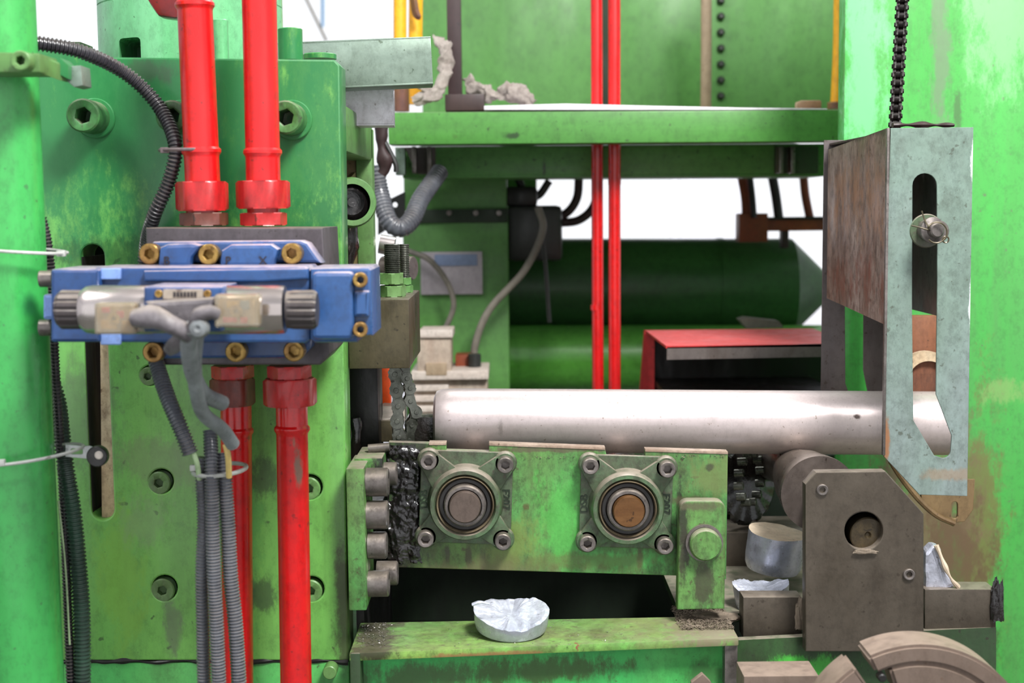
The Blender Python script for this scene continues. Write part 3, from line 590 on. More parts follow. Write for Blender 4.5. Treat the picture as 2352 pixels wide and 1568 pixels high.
# plug connectors
def plug(x0, y0, x1, y1, Y, lens):
    k = obj('plug_connector', plate([rr(x0, y0, x1, y1, 6)], Y, .020, .002), 'clear_plastic', v)
    obj('plug_core', boxpx(x0+8, y0+8, x1-8, y1-8, Y+.004, .014), 'relay_cream', k)
    for (cx, cy, w_, h_, m_) in lens: obj('plug_relay', boxpx(cx-w_, cy-h_, cx+w_, cy+h_, Y+.0015, .003, .0004), m_, k)
    obj('plug_terminal', lathe([(.002, 0), (.0055, 0), (.0055, .002), (.002, .002)], W((x0+x1)/2, (y0+y1)/2, Y+.003)), 'brass', k)
plug(216, 696, 310, 768, 1.205, [(243, 712, 9, 6, 'relay_red'), (276, 722, 8, 8, 'relay_red'), (292, 750, 12, 14, 'relay_yellow'), (250, 745, 18, 10, 'relay_yellow')])
plug(492, 676, 594, 752, 1.205, [(560, 735, 8, 7, 'relay_red'), (528, 734, 16, 6, 'relay_red'), (535, 700, 14, 8, 'relay_yellow'), (562, 700, 10, 10, 'sleeve_grey')])
obj('connector_saddle', plate([[(330, 694), (392, 690), (490, 684), (492, 730), (440, 752), (400, 750), (372, 716)]], 1.215, .03, .004), 'tape_grey', v)
# taped cable bundle leaving the plugs
cb = thing('taped_cable', 'grey taped cable bundle joining the two clear plugs of the valve', 'cable', W(430, 780, 1.2))
obj('left_branch', tpx([(306, 728, 1.2), (345, 730, 1.198), (385, 742, 1.198), (420, 758, 1.2), (436, 770, 1.205)], 24, rlist=[.9, 1.1, .95, .8, .75], bump=.5, seg=20), 'tape_grey', cb)
obj('right_branch', tpx([(500, 722, 1.2), (475, 716, 1.195), (452, 728, 1.195), (444, 760, 1.2)], 16, rlist=[.8, 1.1, 1, 1], bump=.5, seg=20), 'tape_grey', cb)
obj('tape_tail', tpx([(430, 755, 1.215), (405, 785, 1.225), (385, 808, 1.24)], 22, rlist=[1, .8, .5], flat=.4, bump=.5, seg=18), 'tape_grey', cb)
obj('gland', lathe([(0, 0), (.008, 0), (.009, .003), (.007, .01), (.003, .011), (0, .009)], W(460, 752, 1.2)), 'sleeve_grey', cb)
hose('grey corrugated conduit looping from the valve plugs to an open end by the red nut', [(438, 752, 1.2), (434, 800, 1.22), (444, 860, 1.26), (470, 905, 1.3), (512, 926, 1.33)], 19, 'sleeve_grey', 8, name='conduit', cat='conduit', depth=.07)
hose('lower grey conduit curling down beneath the looped one to the hose bundle', [(452, 760, 1.23), (446, 830, 1.25), (452, 900, 1.28), (468, 950, 1.31), (510, 985, 1.34), (535, 1020, 1.36)], 17, 'sleeve_grey', 8, name='conduit', cat='conduit', depth=.06)
hose('black corrugated hose slanting from the manifold underside to the hose bundle', [(352, 800, 1.42), (364, 850, 1.41), (388, 920, 1.39), (415, 985, 1.38), (437, 1042, 1.38)], 19, 'hose_grey', 8)
top('signal_wire', tpx([(440, 1030, 1.38), (452, 1062, 1.38), (458, 1100, 1.39)], 6, seg=10), 'wire_green', 'pale green striped wire leaving the slanting black hose', 'wire')
top('signal_wire', tpx([(518, 1020, 1.37), (524, 1050, 1.37), (526, 1095, 1.38)], 7, seg=10), 'wire_yellow', 'yellow wire just above the cable tie of the hose bundle', 'wire')
hose('leftmost of the three grey corrugated hoses bound in front of the press', [(468, 1050, 1.40), (464, 1100, 1.4), (468, 1200, 1.4), (464, 1320, 1.4), (466, 1450, 1.4), (470, 1640, 1.4)], 16, 'hose_grey', 7.5)
hose('middle one of the three bound grey corrugated hoses', [(483, 990, 1.40), (486, 1080, 1.385), (488, 1200, 1.385), (492, 1330, 1.385), (498, 1450, 1.385), (506, 1640, 1.385)], 17, 'hose_grey', 7.5)
hose('right one of the three bound grey corrugated hoses, nearest the red pipe', [(512, 1040, 1.40), (516, 1100, 1.395), (524, 1220, 1.395), (530, 1330, 1.395), (542, 1450, 1.395), (552, 1640, 1.395)], 18, 'hose_grey', 7.5)
c0 = W(505, 1078, 1.415)
ring_tie('cable_tie', c0, mpx(60, 505, 1078, 1.40), .001, 'pale cable tie binding the three grey hoses to the red pipe behind', .0022, 'tie', sy=1.35, tail=W(446, 1074, 1.4))

# ------------------------------------------------------------------ steel block with studs
sb = thing('steel_block', 'oily grey brown steel block with two threaded studs beside the blue valve', 'block', W(880, 846, 1.7))
fx0, fx1 = W(800, 760, 1.60).x, W(940, 760, 1.60).x; z1 = W(900, 688, 1.60).z; z0 = W(900, 846, 1.60).z
obj('block_body', prism([Vector((fx0, 1.60, z0)), Vector((fx1, 1.60, z0)), Vector((fx1, 1.60, z1)), Vector((fx0, 1.60, z1))], (0, .19, 0), .0015), 'oily_steel', sb)
for x, Y, ytop, rp in ((901, 1.66, 558, 19), (929, 1.74, 560, 12)):
    zb = z1; c = W(x, 620, Y); c = Vector((c.x, Y, zb)); zt = W(x, ytop, Y).z; r = mpx(rp, x, 600, Y)
    n = 60; prof = [(0, 0)]
    nth = int((zt-zb)/.0022)
    for k in range(nth): prof += [(r*.88, k*.0022), (r, k*.0022+.0011)]
    prof += [(r*.85, nth*.0022), (0, nth*.0022)]
    obj('threaded_stud', lathe(prof, c, (0, 0, 1), 20), 'chain_steel', sb)
    for k in range(2): obj('hex_nut', hexnut(r*1.62, r*1.35, c+Vector((-.001*k, 0, r*1.5*k)), (0, 0, 1), .2+.4*k), 'press_green_old', sb)
def link_mesh(p, q, r, axis=(0, -1, 0), half=.006, thick=.0015):
    """two side plates of figure-eight shape and two pins between points p and q, seen along axis"""
    ax = Vector(axis).normalized(); d = (q-p); L = d.length; d.normalize(); s = d.cross(ax); b = bmesh.new()
    for off in (-half, half-thick):
        a = []
        for c, a0, a1 in ((p, 110, 250), (q, -70, 70)):
            for k in range(7):
                t = math.radians(a0+(a1-a0)*k/6); a.append(c+(d*math.cos(t)+s*math.sin(t))*r+ax*off)
        mid1 = (p+q)/2+s*(-r*.62)+ax*off; mid2 = (p+q)/2+s*r*.62+ax*off
        pts = a[:7]+[mid1]+a[7:]+[mid2]
        x = prism(pts, ax*thick); b = join(b, x)
    for c in (p, q): b = join(b, cyl(r*.36, half*2+.003, c-ax*(half+.0015), ax, bev=.0004, seg=12), cyl(r*.7, half*1.5, c-ax*half*.75, ax, seg=14, bev=.0003))
    return b
def chain(label, pts, r, axis=(0, -1, 0), matn='chain_steel', half=.006):
    pts = [W(*p) for p in pts]; c = thing('roller_chain', label, 'chain', pts[-1])
    for i in range(len(pts)-1):
        obj('chain_link', link_mesh(pts[i], pts[i+1], r, axis, half if i % 2 else half*.72), matn, c)
    return c
chain('roller chain hanging from the steel block in front of its twin', [(906, 822, 1.66), (908, 858, 1.66), (911, 895, 1.66), (915, 931, 1.66), (913, 966, 1.66), (917, 1002, 1.66), (917, 1036, 1.66)], .0088)
chain('slack roller chain just behind and right of the other hanging chain', [(930, 838, 1.72), (933, 868, 1.72), (940, 890, 1.72), (941, 920, 1.72), (954, 945, 1.72), (944, 975, 1.72), (938, 1010, 1.72)], .0078, (.25, -1, 0))
nb = thing('wedge_bracket', 'pale dusty steel wedge bracket behind the lower end of the chains', 'bracket', W(880, 1000, 1.75))
obj('wedge', prism([W(853, 965, 1.74), W(876, 932, 1.78), W(930, 934, 1.78), W(930, 968, 1.74)], (0, .03, 0), .001), 'bolt_steel', nb)
obj('wedge_base', boxpx(852, 966, 900, 1015, 1.735, .05), 'oily_steel', nb)
obj('spring', tpx([(826, 970, 1.74), (858, 966, 1.74)], 9, period=.004, depth=.35, seg=12), 'bolt_steel', nb)
top('cross_bar', boxpx(935, 958, 1010, 1040, 1.78, .04), 'grease', 'black greasy cross bar between the chains and the billet end', 'bar')
top('grease_lump', tpx([(812, 960, 1.68), (818, 1010, 1.68), (812, 1060, 1.68)], 14, bump=.9, seg=18), 'grease', 'shiny black grease lump beside the press edge', 'grease')

# ------------------------------------------------------------------ billet
bl = thing('metal_billet', 'long round silvery aluminium billet lying across the rollers', 'billet', W(1500, 1045, 1.8))
pa, pb = W(997, 964, 1.80), W(2186, 972, 1.80); ra = mpx(69, 1050, 965, 1.80); rb = mpx(77, 2028, 970, 1.8); r = (ra+rb)/2
pb = pa+(pb-pa).normalized()*(pb-pa).length; L = (pb-pa).length
obj('bar', lathe([(0, 0), (r*.72, 0), (r*.9, .003), (r*.965, .009), (r*.99, .02), (r, .035), (r, L), (r*.96, L), (r*.96, L+.0005), (0, L+.0005)], pa, pb-pa, 96), 'billet', bl)
pu = thing('rusty_pusher', 'rusty pusher head glimpsed through the slot of the grey cover', 'pusher', W(2125, 890, 1.82))
obj('pusher_plate', boxpx(2060, 725, 2200, 900, 1.86, .02), 'rust', pu)
obj('pusher_ring', lathe([(.026, 0), (.038, 0), (.038, .02), (.026, .02)], W(2122, 870, 1.855)), 'rust_cream', pu)
obj('pusher_core', cyl(.026, .012, W(2122, 870, 1.855)), 'rust', pu)

# ------------------------------------------------------------------ roller tray
YT = 1.63
tr = thing('roller_tray', 'green roller tray with two flanged bearings under the billet', 'roller tray', W(1280, 1310, 1.7))
tray = [(893, 1015), (1025, 1019), (1025, 1034), (1123, 1037), (1123, 1021), (1390, 1031), (1394, 1048), (1482, 1050), (1482, 1035), (1672, 1041), (1668, 1330), (1562, 1322), (915, 1303), (893, 1290)]
obj('side_plate', plate([tray], YT, .014, .001), 'tray_green', tr)
for e in (((985, 1018), (1025, 1018)), ((1123, 1019), (1390, 1029)), ((1482, 1033), (1672, 1039))):
    (ax_, ay_), (bx_, by_) = e
    obj('bare_edge', prism([W(ax_, ay_-2, YT-.001), W(bx_, by_-2, YT-.001), W(bx_, by_+4, YT-.001), W(ax_, ay_+4, YT-.001)], (0, .016, 0), .0004), 'bare_edge', tr)
obj('rear_plate', plate([[(x, y-30) for x, y in tray]], 1.95, .012, .001), 'grimy_green', tr)
obj('end_plate', bbox(W(915, 1200, YT).x, W(930, 1200, YT).x, YT+.014, 1.95, W(915, 1290, YT).z, W(915, 1040, YT).z), 'grimy_green', tr)
for cx, cy, m1 in ((1070, 1148, 'shaft_grey'), (1438, 1158, 'shaft_brown')):
    c = W(cx, cy, YT)
    def q(dx, dy, Y=YT): return W(cx+dx, cy+dy, Y)
    A = math.radians(1.8); rot = lambda x, y: (cx+x*math.cos(A)-y*math.sin(A), cy+x*math.sin(A)+y*math.cos(A))
    flp = [rot(x-cx, y-cy) for x, y in rr(cx-106, cy-112, cx+106, cy+100, 20)]
    bf = obj('bearing_flange', plate([flp], YT-.006, .006, .001), 'bearing_green', tr)
    s0 = ppm(c); R1 = 82/s0
    obj('bearing_housing', lathe([(R1*1.08, 0), (R1*1.02, .010), (R1, .022), (R1*.96, .026), (R1*.86, .026), (R1*.81, .021), (R1*.80, .012), (R1*.5, .012)], c+Vector((0, -.004, 0)), seg=64), 'bearing_green', bf)
    obj('seal_ring', lathe([(R1*.79, 0), (R1*.80, .023), (R1*.775, .0255), (R1*.75, .023), (R1*.75, 0)], c+Vector((0, -.004, 0)), seg=64), 'seal_ring', bf)
    obj('seal_disc', lathe([(R1*.76, .0185), (R1*.7, .0205), (R1*.62, .0205), (R1*.58, .019), (R1*.4, .019)], c+Vector((0, -.004, 0)), seg=64), 'rubber_black', bf)
    obj('inner_ring', lathe([(R1*.58, .01), (R1*.58, .029), (R1*.54, .031), (R1*.47, .031), (R1*.46, .02)], c+Vector((0, -.004, 0)), seg=48), 'bolt_steel', bf)
    obj('shaft_end', lathe([(R1*.44, 0), (R1*.44, .036), (R1*.41, .038), (0, .038)], c+Vector((0, -.004, 0)), seg=48), m1, bf)
    for dx, dy in ((-87, -92), (88, -90), (-88, 84), (88, 84)):
        x, y = rot(dx, dy)
        cc = W(x, y, YT-.006); dirv = (c-cc); dirv.y = 0; dirv.normalize()
        # arm: raised boss running to the housing
        px_ = dirv.cross(Vector((0, 1, 0))); w0, w1 = .0125, .019; far = cc+dirv*(.03)
        obj('flange_arm', join(prism([cc+px_*w0, far+px_*w1, far-px_*w1, cc-px_*w0], (0, -.009, 0), .002), cyl(.0135, .009, cc, bev=.002, seg=24)), 'bearing_green', bf)
        obj('socket_screw', socket(mpx(19, x, y, YT-.03), .015, cc+Vector((0, -.008, 0)), hexr=.56, spin=random.random()), 'bolt_steel', bf)
    obj('lettering', text('DSB', .0125, W(cx-96, cy-2, YT-.0068), PI/2), 'dark_green', bf)
    obj('lettering', text('F207', .0125, W(cx+92, cy-2, YT-.0068), -PI/2), 'dark_green', bf)
    obj('support_roller', lathe([(0, 0), (.034, 0), (.036, .003), (.024, .13), (.036, .257), (.034, .26), (0, .26)], c+Vector((0, .03, 0)), (0, 1, 0), 40), 'roller_steel', tr)
g = bmesh.new(); n1, n2 = 40, 130; vs = []
for i in range(n1+1):
    for j in range(n2+1):
        p = W(890+i*(84/n1), 1022+j*(272/n2), YT); e = min(i, n1-i, j, n2-j)/8
        k = noise.noise(p*70)+.5*noise.noise(p*190)+.25*noise.noise(p*420)
        edge = min(1, e)+k*.9-max(0, (i-30)/9)
        p.y -= max(-.002, min(1, edge+.35)*(.0025+.0028*k)-.0003); vs.append(g.verts.new(p))
for i in range(n1):
    for j in range(n2):
        a = i*(n2+1)+j; g.faces.new((vs[a], vs[a+1], vs[a+n2+2], vs[a+n2+1]))
bmesh.ops.recalc_face_normals(g, faces=g.faces[:])
o = obj('grease', g, 'grease', tr, label='thick black grease at the left end'); o['kind'] = 'stuff'
crumbs('metal_shavings', 900, (W(905, 1020, YT).x, W(1668, 1020, YT).x, YT-.002, YT+.012, W(1400, 1052, YT).z, W(1400, 1046, YT).z), .0012, 'lint', '', '', tr)
# hinge bracket holding the tray
hb = thing('pivot_bracket', 'green rounded pivot bracket with a pin at the right end of the roller tray', 'bracket', W(1610, 1400, 1.6))
obj('bracket_plate', plate([[(1556, 1400), (1560, 1175)]+arc(1582, 1172, 22, 180, 270, 5)+arc(1646, 1172, 22, 270, 360, 5)+[(1664, 1398)]], 1.595, .02, .0015), 'tray_green', hb)
obj('pin', lathe([(0, 0), (.0185, 0), (.0185, .014), (.0165, .0165), (0, .0165)], W(1617, 1245, 1.597)), 'tray_green', hb)
obj('pin_collar', lathe([(.0185, 0), (.0215, 0), (.0215, .004), (.0185, .004)], W(1617, 1245, 1.595)), 'bolt_steel', hb)
# left flange with row of bolts
lf = thing('flange_bracket', 'green bolted flange bracket between the press edge and the roller tray', 'bracket', W(820, 1400, 1.56))
x0, x1 = W(797, 1200, 1.53).x, W(838, 1200, 1.53).x
obj('flange', bbox(x0, x1, 1.53, 1.62, W(818, 1402, 1.53).z, W(818, 1076, 1.53).z, .002), 'tray_green', lf)
obj('clamp_bar', bbox(x0+.004, x1+.016, 1.58, 1.66, W(818, 1110, 1.58).z, W(850, 1052, 1.58).z, .002), 'tray_green', lf)
for px, py, r_, Y, x2 in ((842, 1107, 33, 1.555, 893), (868, 1088, 27, 1.60, 912), (842, 1182, 33, 1.555, 892), (846, 1252, 31, 1.555, 889), (838, 1340, 30, 1.555, 894), (866, 1316, 28, 1.60, 914)):
    p = W(px, py, Y); p2 = W(x2, py, Y)
    obj('bolt_head', socket(mpx(r_, px, py, Y), (p2-p).length, p, (1, 0, 0)), 'bolt_steel', lf)
obj('lock_rod', tpx([(846, 1030, 1.62), (895, 1026, 1.62)], 10, seg=14), 'bolt_steel', lf)

# ------------------------------------------------------------------ bed below
zl = W(805, 1500, 1.50).z
bd = thing('machine_bed', 'green machine bed ledge under the roller tray, chipped and dusty', 'machine bed', (.05, 1.7, 0))
LX = W(802, 1500, 1.5).x; RX = W(1700, 1470, 1.53).x
A_ = [Vector((LX, 1.50, zl)), Vector((RX, 1.54, zl)), Vector((RX, 1.66, zl)), Vector((W(1560, 1420, 1.63).x, 1.66, zl)), Vector((W(1560, 1420, 1.63).x, 1.625, zl)), Vector((LX, 1.615, zl))]
obj('ledge', prism(A_, (0, 0, -.009), .0015), 'ledge_green', bd)
obj('ledge_right', bbox(W(1562, 1420, 1.64).x, W(2285, 1420, 1.62).x, 1.64, 2.0, zl-.012, zl-.001, .001), 'grimy_green', bd)
obj('front_web', prism([Vector((LX, 1.528, .3)), Vector((RX, 1.562, .3)), Vector((RX, 1.562, zl-.009)), Vector((LX, 1.528, zl-.009))], (0, .012, 0)), 'base_green', bd)
obj('stiffener', boxpx(806, 1500, 830, 1760, 1.50, .03), 'grimy_green', bd)
obj('stiffener', boxpx(1664, 1482, 1694, 1760, 1.545, .02), 'bolt_steel', bd)
obj('right_web', prism([W(1694, 1470, 1.575), W(2288, 1440, 1.60), W(2288, 1800, 1.60), W(1694, 1800, 1.575)], (0, .012, 0)), 'grimy_green', bd)
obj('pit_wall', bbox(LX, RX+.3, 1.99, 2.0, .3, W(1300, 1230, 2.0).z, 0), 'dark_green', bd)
obj('rear_backdrop', boxpx(1560, 1046, 1925, 1500, 2.07, .02), 'dark_green', bd)  # dark backdrop added to keep the bright window from showing through
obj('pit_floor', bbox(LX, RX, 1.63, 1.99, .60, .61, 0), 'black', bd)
obj('pit_end', bbox(LX-.005, LX+.004, 1.62, 2.0, .5, zl+.09, 0), 'black', bd)
crumbs('metal_shavings', 3500, (W(1560, 1450, 1.58).x, RX, 1.57, 1.66, zl, zl+.003), .0016, 'lint', 'scattered grey metal shavings at the right end of the ledge', 'metal shavings')
crumbs('metal_shavings', 260, (LX+.003, W(900, 1450, 1.56).x, 1.52, 1.61, zl, zl+.002), .0013, 'glint', 'glinting swarf on the oily left end of the ledge', 'metal shavings')
crumbs('metal_shavings', 160, (LX+.1, RX-.1, 1.515, 1.61, zl, zl+.001), .001, 'glint', 'sparse bright flecks scattered along the middle of the ledge', 'metal shavings')
# heap of dirt at the bracket foot
def heap(cx, cy, Y, rx, rz, ry, h, matn, label, cat='dirt'):
    b = bmesh.new(); bmesh.ops.create_icosphere(b, subdivisions=4, radius=1)
    c = W(cx, cy, Y)
    for v_ in b.verts:
        n_ = noise.noise(v_.co*2+Vector((cx, 0, 0)))*.25+noise.noise(v_.co*7)*.12+noise.noise(v_.co*22)*.06
        v_.co = c+Vector((v_.co.x*rx*(1+n_), v_.co.y*ry*(1+n_), max(-.3, v_.co.z)*h*(1+n_*1.5)))
    o_ = top('dirt_heap', b, matn, label, cat); o_['kind'] = 'stuff'; return o_
heap(1640, 1418, 1.62, .030, 0, .018, .006, 'lint', 'grey dirt heap at the foot of the green pivot bracket')
heap(1585, 1425, 1.62, .02, 0, .015, .004, 'lint', 'small flat dirt patch left of the pivot bracket foot')

# aluminium discards
def discard(label, cx, cy, Y, rpx, hpx, tilt=(0, 0), torn=.3, matn='aluminium', topm='aluminium_fracture', seed=0, cutm=None):
    """short billet slice standing on its round face; torn upper rim"""
    r = mpx(rpx, cx, cy, Y); h = mpx(hpx, cx, cy, Y); b = bmesh.new(); n = 72
    t = thing('billet_slice', label, 'metal disc', W(cx, cy, Y))
    prof = [(0, 0), (r*.9, 0), (r*.97, h*.12), (r, h*.35), (r, h)]
    body = lathe(prof, (0, 0, 0), (0, 0, 1), n)
    body.verts.ensure_lookup_table()
    for v_ in body.verts:
        if v_.co.z > h*.9:
            a = math.atan2(v_.co.y, v_.co.x); k = torn*h*(.6*math.sin(2*a+seed)+.5*noise.noise(Vector((math.cos(a)*2, math.sin(a)*2, seed)))+.25*noise.noise(Vector((math.cos(a)*9, math.sin(a)*9, seed))))
            v_.co.z += k; v_.co.x *= 1+max(0, k)/r*.6; v_.co.y *= 1+max(0, k)/r*.6
    rim = [v_.co.copy() for v_ in body.verts if v_.co.z > h*.5]
    tp = bmesh.new(); rings = []; hc_ = h*(1-min(.3, torn)*.6)
    rim.sort(key=lambda c: math.atan2(c.y, c.x))
    for k in range(9):
        f = 1-k/9; rings.append([tp.verts.new(Vector((c.x*f, c.y*f, hc_+(c.z-hc_)*(f**1.2 if k else 1)+(noise.noise(Vector((c.x*f*90, c.y*f*35, seed+.3)))*h*torn*.5 if k else 0)))) for c in rim])
    ce = tp.verts.new((0, 0, hc_))
    for a, c_ in zip(rings, rings[1:]):
        for i in range(len(a)): tp.faces.new((a[i], a[(i+1) % len(a)], c_[(i+1) % len(a)], c_[i]))
    for i in range(len(rings[-1])): tp.faces.new((rings[-1][i], rings[-1][(i+1) % len(rings[-1])], ce))
    mt = Matrix.Translation(W(cx, cy, Y)) @ Matrix.Rotation(tilt[0], 4, 'X') @ Matrix.Rotation(tilt[1], 4, 'Y')
    for bm_, m_, nm in ((body, matn, 'slice_body'), (tp, topm, 'torn_face')):
        bm_.transform(mt); obj(nm, bm_, m_, t, sm=(nm == 'slice_body'))
    return t
discard('silvery aluminium disc with a torn rim lying alone on the green ledge', 1174, 1440, 1.57, 84, 38, (math.radians(10), math.radians(2)), .3, seed=1.2)
top('metal_sliver', tpx([(1085, 1388, 1.53), (1102, 1382, 1.53), (1122, 1386, 1.535)], 3.5, flat=2, bump=.3, seg=8), 'aluminium_fracture', 'torn sliver curling up at the left rim of the disc on the ledge', 'sliver')
discard('thick round billet slice with a flat sloping cut, left of the upright steel plate', 1774, 1305, 1.75, 66, 88, (math.radians(5), math.radians(7)), .03, topm='cut_aluminium', seed=3)
discard('torn aluminium slice leaning on the dark steel block left of the upright plate', 1750, 1399, 1.665, 60, 56, (math.radians(3), math.radians(-3)), .22, seed=2.1)
def chunk(name, label, poly, Y, t, amp, seed):
    th = thing(name, label, 'metal disc', W(poly[0][0], poly[-1][1], Y))
    b = pp(poly, Y, t, .003); bmesh.ops.subdivide_edges(b, edges=b.edges[:], cuts=3, use_grid_fill=True)
    for v_ in b.verts: v_.co += Vector((noise.noise(v_.co*60+Vector((seed, 0, 0))), noise.noise(v_.co*70), noise.noise(v_.co*60+Vector((0, 0, seed)))))*amp
    obj('slice_body', b, 'aluminium', th, sm=False)
    return th
t = chunk('billet_slice', 'torn aluminium slice tipped on edge behind the steel plate, right side', [(2126, 1352), (2126, 1272), (2146, 1250), (2160, 1256), (2164, 1282), (2178, 1318), (2196, 1342), (2190, 1352)], 1.61, .022, .003, 3)
obj('torn_rim', tube([W(2150, 1252, 1.606), W(2170, 1300, 1.603), W(2186, 1330, 1.603), W(2202, 1348, 1.606)], .0022, bump=1.2, seg=8), 'cut_aluminium', t)
# ------------------------------------------------------------------ upright bearing plate
bp = thing('bearing_plate', 'upright brown steel plate with a round hole and clipped corners', 'plate', W(1985, 1495, 1.57))
obj('plate_body', plate([[(1850, 1496), (1850, 1112), (1874, 1084), (2034, 1082), (2122, 1180), (2122, 1496)], circ(1984, 1219, 44, 40)], 1.56, .018, .0012), 'steel_dirty', bp)
obj('axle_pin', lathe([(0, 0), (.0202, 0), (.0202, .02), (.019, .021), (.004, .021), (.002, .018), (0, .018)], W(1983, 1219, 1.592)), 'pin_dark', bp)
obj('bore_shade_cup', lathe([(.0222, 0), (.0222, .03), (0, .03)], W(1984, 1219, 1.577), (0, 1, 0)), 'black', bp)  # black cup added, stands in for the shade inside the hole
for x, y, r in ((1888, 1124, 13), (2087, 1318, 13)):
    obj('spring_pin', lathe([(.0035, 0), (.0065, 0), (.0065, .003), (.0055, .0035), (.0035, .003), (.0034, -.004), (0, -.004)], W(x, y, 1.56)), 'bolt_steel', bp)
heap(1988, 1268, 1.557, .014, 0, .002, .004, 'lint', 'clump of lint under the round hole of the steel plate')
# roller behind it
rl = thing('conveyor_roller', 'worn flanged steel roller behind the upright brown plate', 'roller', W(1850, 1200, 1.75))
rc = W(1882, 1134, 1.65); R = mpx(88, 1882, 1134, 1.65)
obj('drum', lathe([(0, 0), (R, 0), (R*1.0, .006), (R*.96, .03), (R*.90, .034), (R*.86, .08), (R*.66, .14), (R*.62, .18), (R*.86, .30), (R*.9, .31), (0, .31)], rc, (0, 1, 0), 64), 'roller_steel', rl)
obj('axle', cyl(R*.36, .05, rc+Vector((0, .005, 0)), (0, -1, 0)), 'bolt_steel', rl)
ss = thing('sprocket', 'oily black toothed chain sprocket under the billet', 'sprocket', W(1712, 1130, 1.85))
obj('sprocket_wheel', lathe([(0, 0), (.05, 0), (.056, .004, 'rib'), (.056, .012, 'rib'), (.05, .016), (0, .016)], W(1700, 1110, 1.9), (.75, -1, .1), 84), 'grease', ss)
for k in range(12):
    a = 2*PI*k/12+.2; c = W(1712, 1098, 1.84)
    obj('sprocket_roller', cyl(.0055, .012, c+Vector((.03*math.cos(a)*.6, .02*math.cos(a), .033*math.sin(a))), (1, -.4, .1), seg=14), 'chain_steel', ss)
top('angle_block', prism([W(1707, 1371, 1.60), W(1842, 1371, 1.60), W(1842, 1466, 1.60), W(1707, 1466, 1.60)], (0, .03, 0), .0015), 'steel_dirty', 'dark dusty steel block against the left side of the upright plate', 'block')
top('angle_block', prism([W(2124, 1353, 1.60), W(2288, 1353, 1.60), W(2288, 1452, 1.60), W(2124, 1452, 1.60)], (0, .035, 0), .0015), 'steel_dirty', 'dark steel block on the right of the upright plate at the column foot', 'block')
heap(1838, 1425, 1.598, .006, 0, .004, .028, 'lint', 'clotted lint in the joint left of the upright plate')
heap(2290, 1400, 1.60, .008, 0, .006, .035, 'grease', 'black clotted dirt at the column foot beside the steel block')
top('back_ledge', boxpx(1660, 1222, 1860, 1300, 1.86, .1), 'steel_dirty', 'grey dusty ledge behind the thick billet slice', 'ledge')

# ------------------------------------------------------------------ right column and cover
top('green_column', prism([W(1936, 500, 2.02)+Vector((0, 0, 0)), W(1936, 500, 2.02)+Vector((.75, 0, 0)), W(1936, 500, 2.02)+Vector((.75, .5, 0)), W(1936, 500, 2.02)+Vector((0, .5, 0))], (0, 0, 1.2), 0) if False else bbox(W(1935, 500, 2.02).x, 1.3, 2.02, 2.06, 0, 2.0, .006), 'column_green', 'broad bright green machine column filling the right edge', 'column')
cv = thing('slotted_cover', 'grey green sheet metal cover with a long slot over the billet end', 'cover', W(2135, 1140, 1.7))
sl = arc(2124, 426, 28, 180, 360, 10)+[(2153, 640), (2150, 905), (2186, 1000), (2184, 1030)]+arc(2166, 1034, 18, 0, 90, 4)+[(2146, 1046), (2098, 965), (2095, 700)]
obj('front_sheet', plate([[(2046, 294), (2236, 292), (2230, 640), (2222, 1139), (2112, 1136), (2030, 1048), (2034, 700)], sl], 1.62, .003, .0006), 'cover_paint', cv)
zt_, zb_ = W(2046, 294, 1.62).z, W(2036, 745, 1.62).z
xl, xr = W(2046, 294, 1.62).x, W(2234, 500, 1.62).x
side_pts = [Vector((xl-.001, 1.622, zt_)), Vector((xl-.001, 1.622, zb_)), Vector((xl-.002, 1.915, zb_+.012)), Vector((xl-.002, 1.915, zt_-.012))]
obj('side_sheet', prism(side_pts, (-.003, 0, 0)), 'cover_rust', cv, label='worn brown side sheet')
obj('far_side_sheet', bbox(xr-.003, xr, 1.623, 1.93, zb_, zt_-.002, .0005), 'cover_paint', cv)
obj('top_sheet', bbox(xl, xr, 1.623, 1.93, zt_-.006, zt_-.003, .0005), 'dark_brown', cv)
rear = [(1893, 322), (2075, 320), (2066, 893), (2060, 1000), (2030, 1035), (1950, 1035), (1885, 958)]
rs = arc(1962, 434, 22, 180, 360, 8)+[(1984, 600), (1983, 850), (2005, 960), (1975, 975), (1942, 880), (1940, 600)]
obj('rear_sheet', plate([rear, rs], 1.93, .003, .0006), 'cover_inner', cv)
obj('left_edge', bbox(xl-.0045, xl-.0015, 1.618, 1.624, W(2030, 1045, 1.62).z, zt_, .0004), 'bolt_steel', cv)
ptx = thing('clevis_pin', 'round pin with a wire cotter standing in the cover slot', 'pin', W(2135, 560, 1.6))
obj('washer', cyl(.0195, .003, W(2127, 530, 1.622)), 'bearing_green', ptx)
obj('pin_body', cyl(.0125, .03, W(2130, 528, 1.62), (.15, -1, -.05), .001), 'bolt_steel', ptx)
obj('pin_tip', lathe([(0, 0), (.0145, 0), (.0145, .003), (.0085, .005), (.0085, .013), (.007, .0145), (0, .0145)], W(2140, 528, 1.592), (.2, -1, 0)), 'bolt_steel', ptx)
cp = W(2150, 534, 1.575)
pts = [W(2094, 518, 1.59), W(2112, 522, 1.585), W(2134, 528, 1.58)]+[cp+Vector((.0115*math.cos(a), -.002, .0115*math.sin(a))) for a in [2.6-5.0*k/12 for k in range(13)]]
obj('cotter_wire', tube(pts, .0009, seg=6, step=.0015), 'oily_steel', ptx)
obj('cotter_wire', tube([W(2117, 484, 1.588), W(2124, 505, 1.586), W(2134, 522, 1.58)], .0009, seg=6, step=.0015), 'oily_steel', ptx)
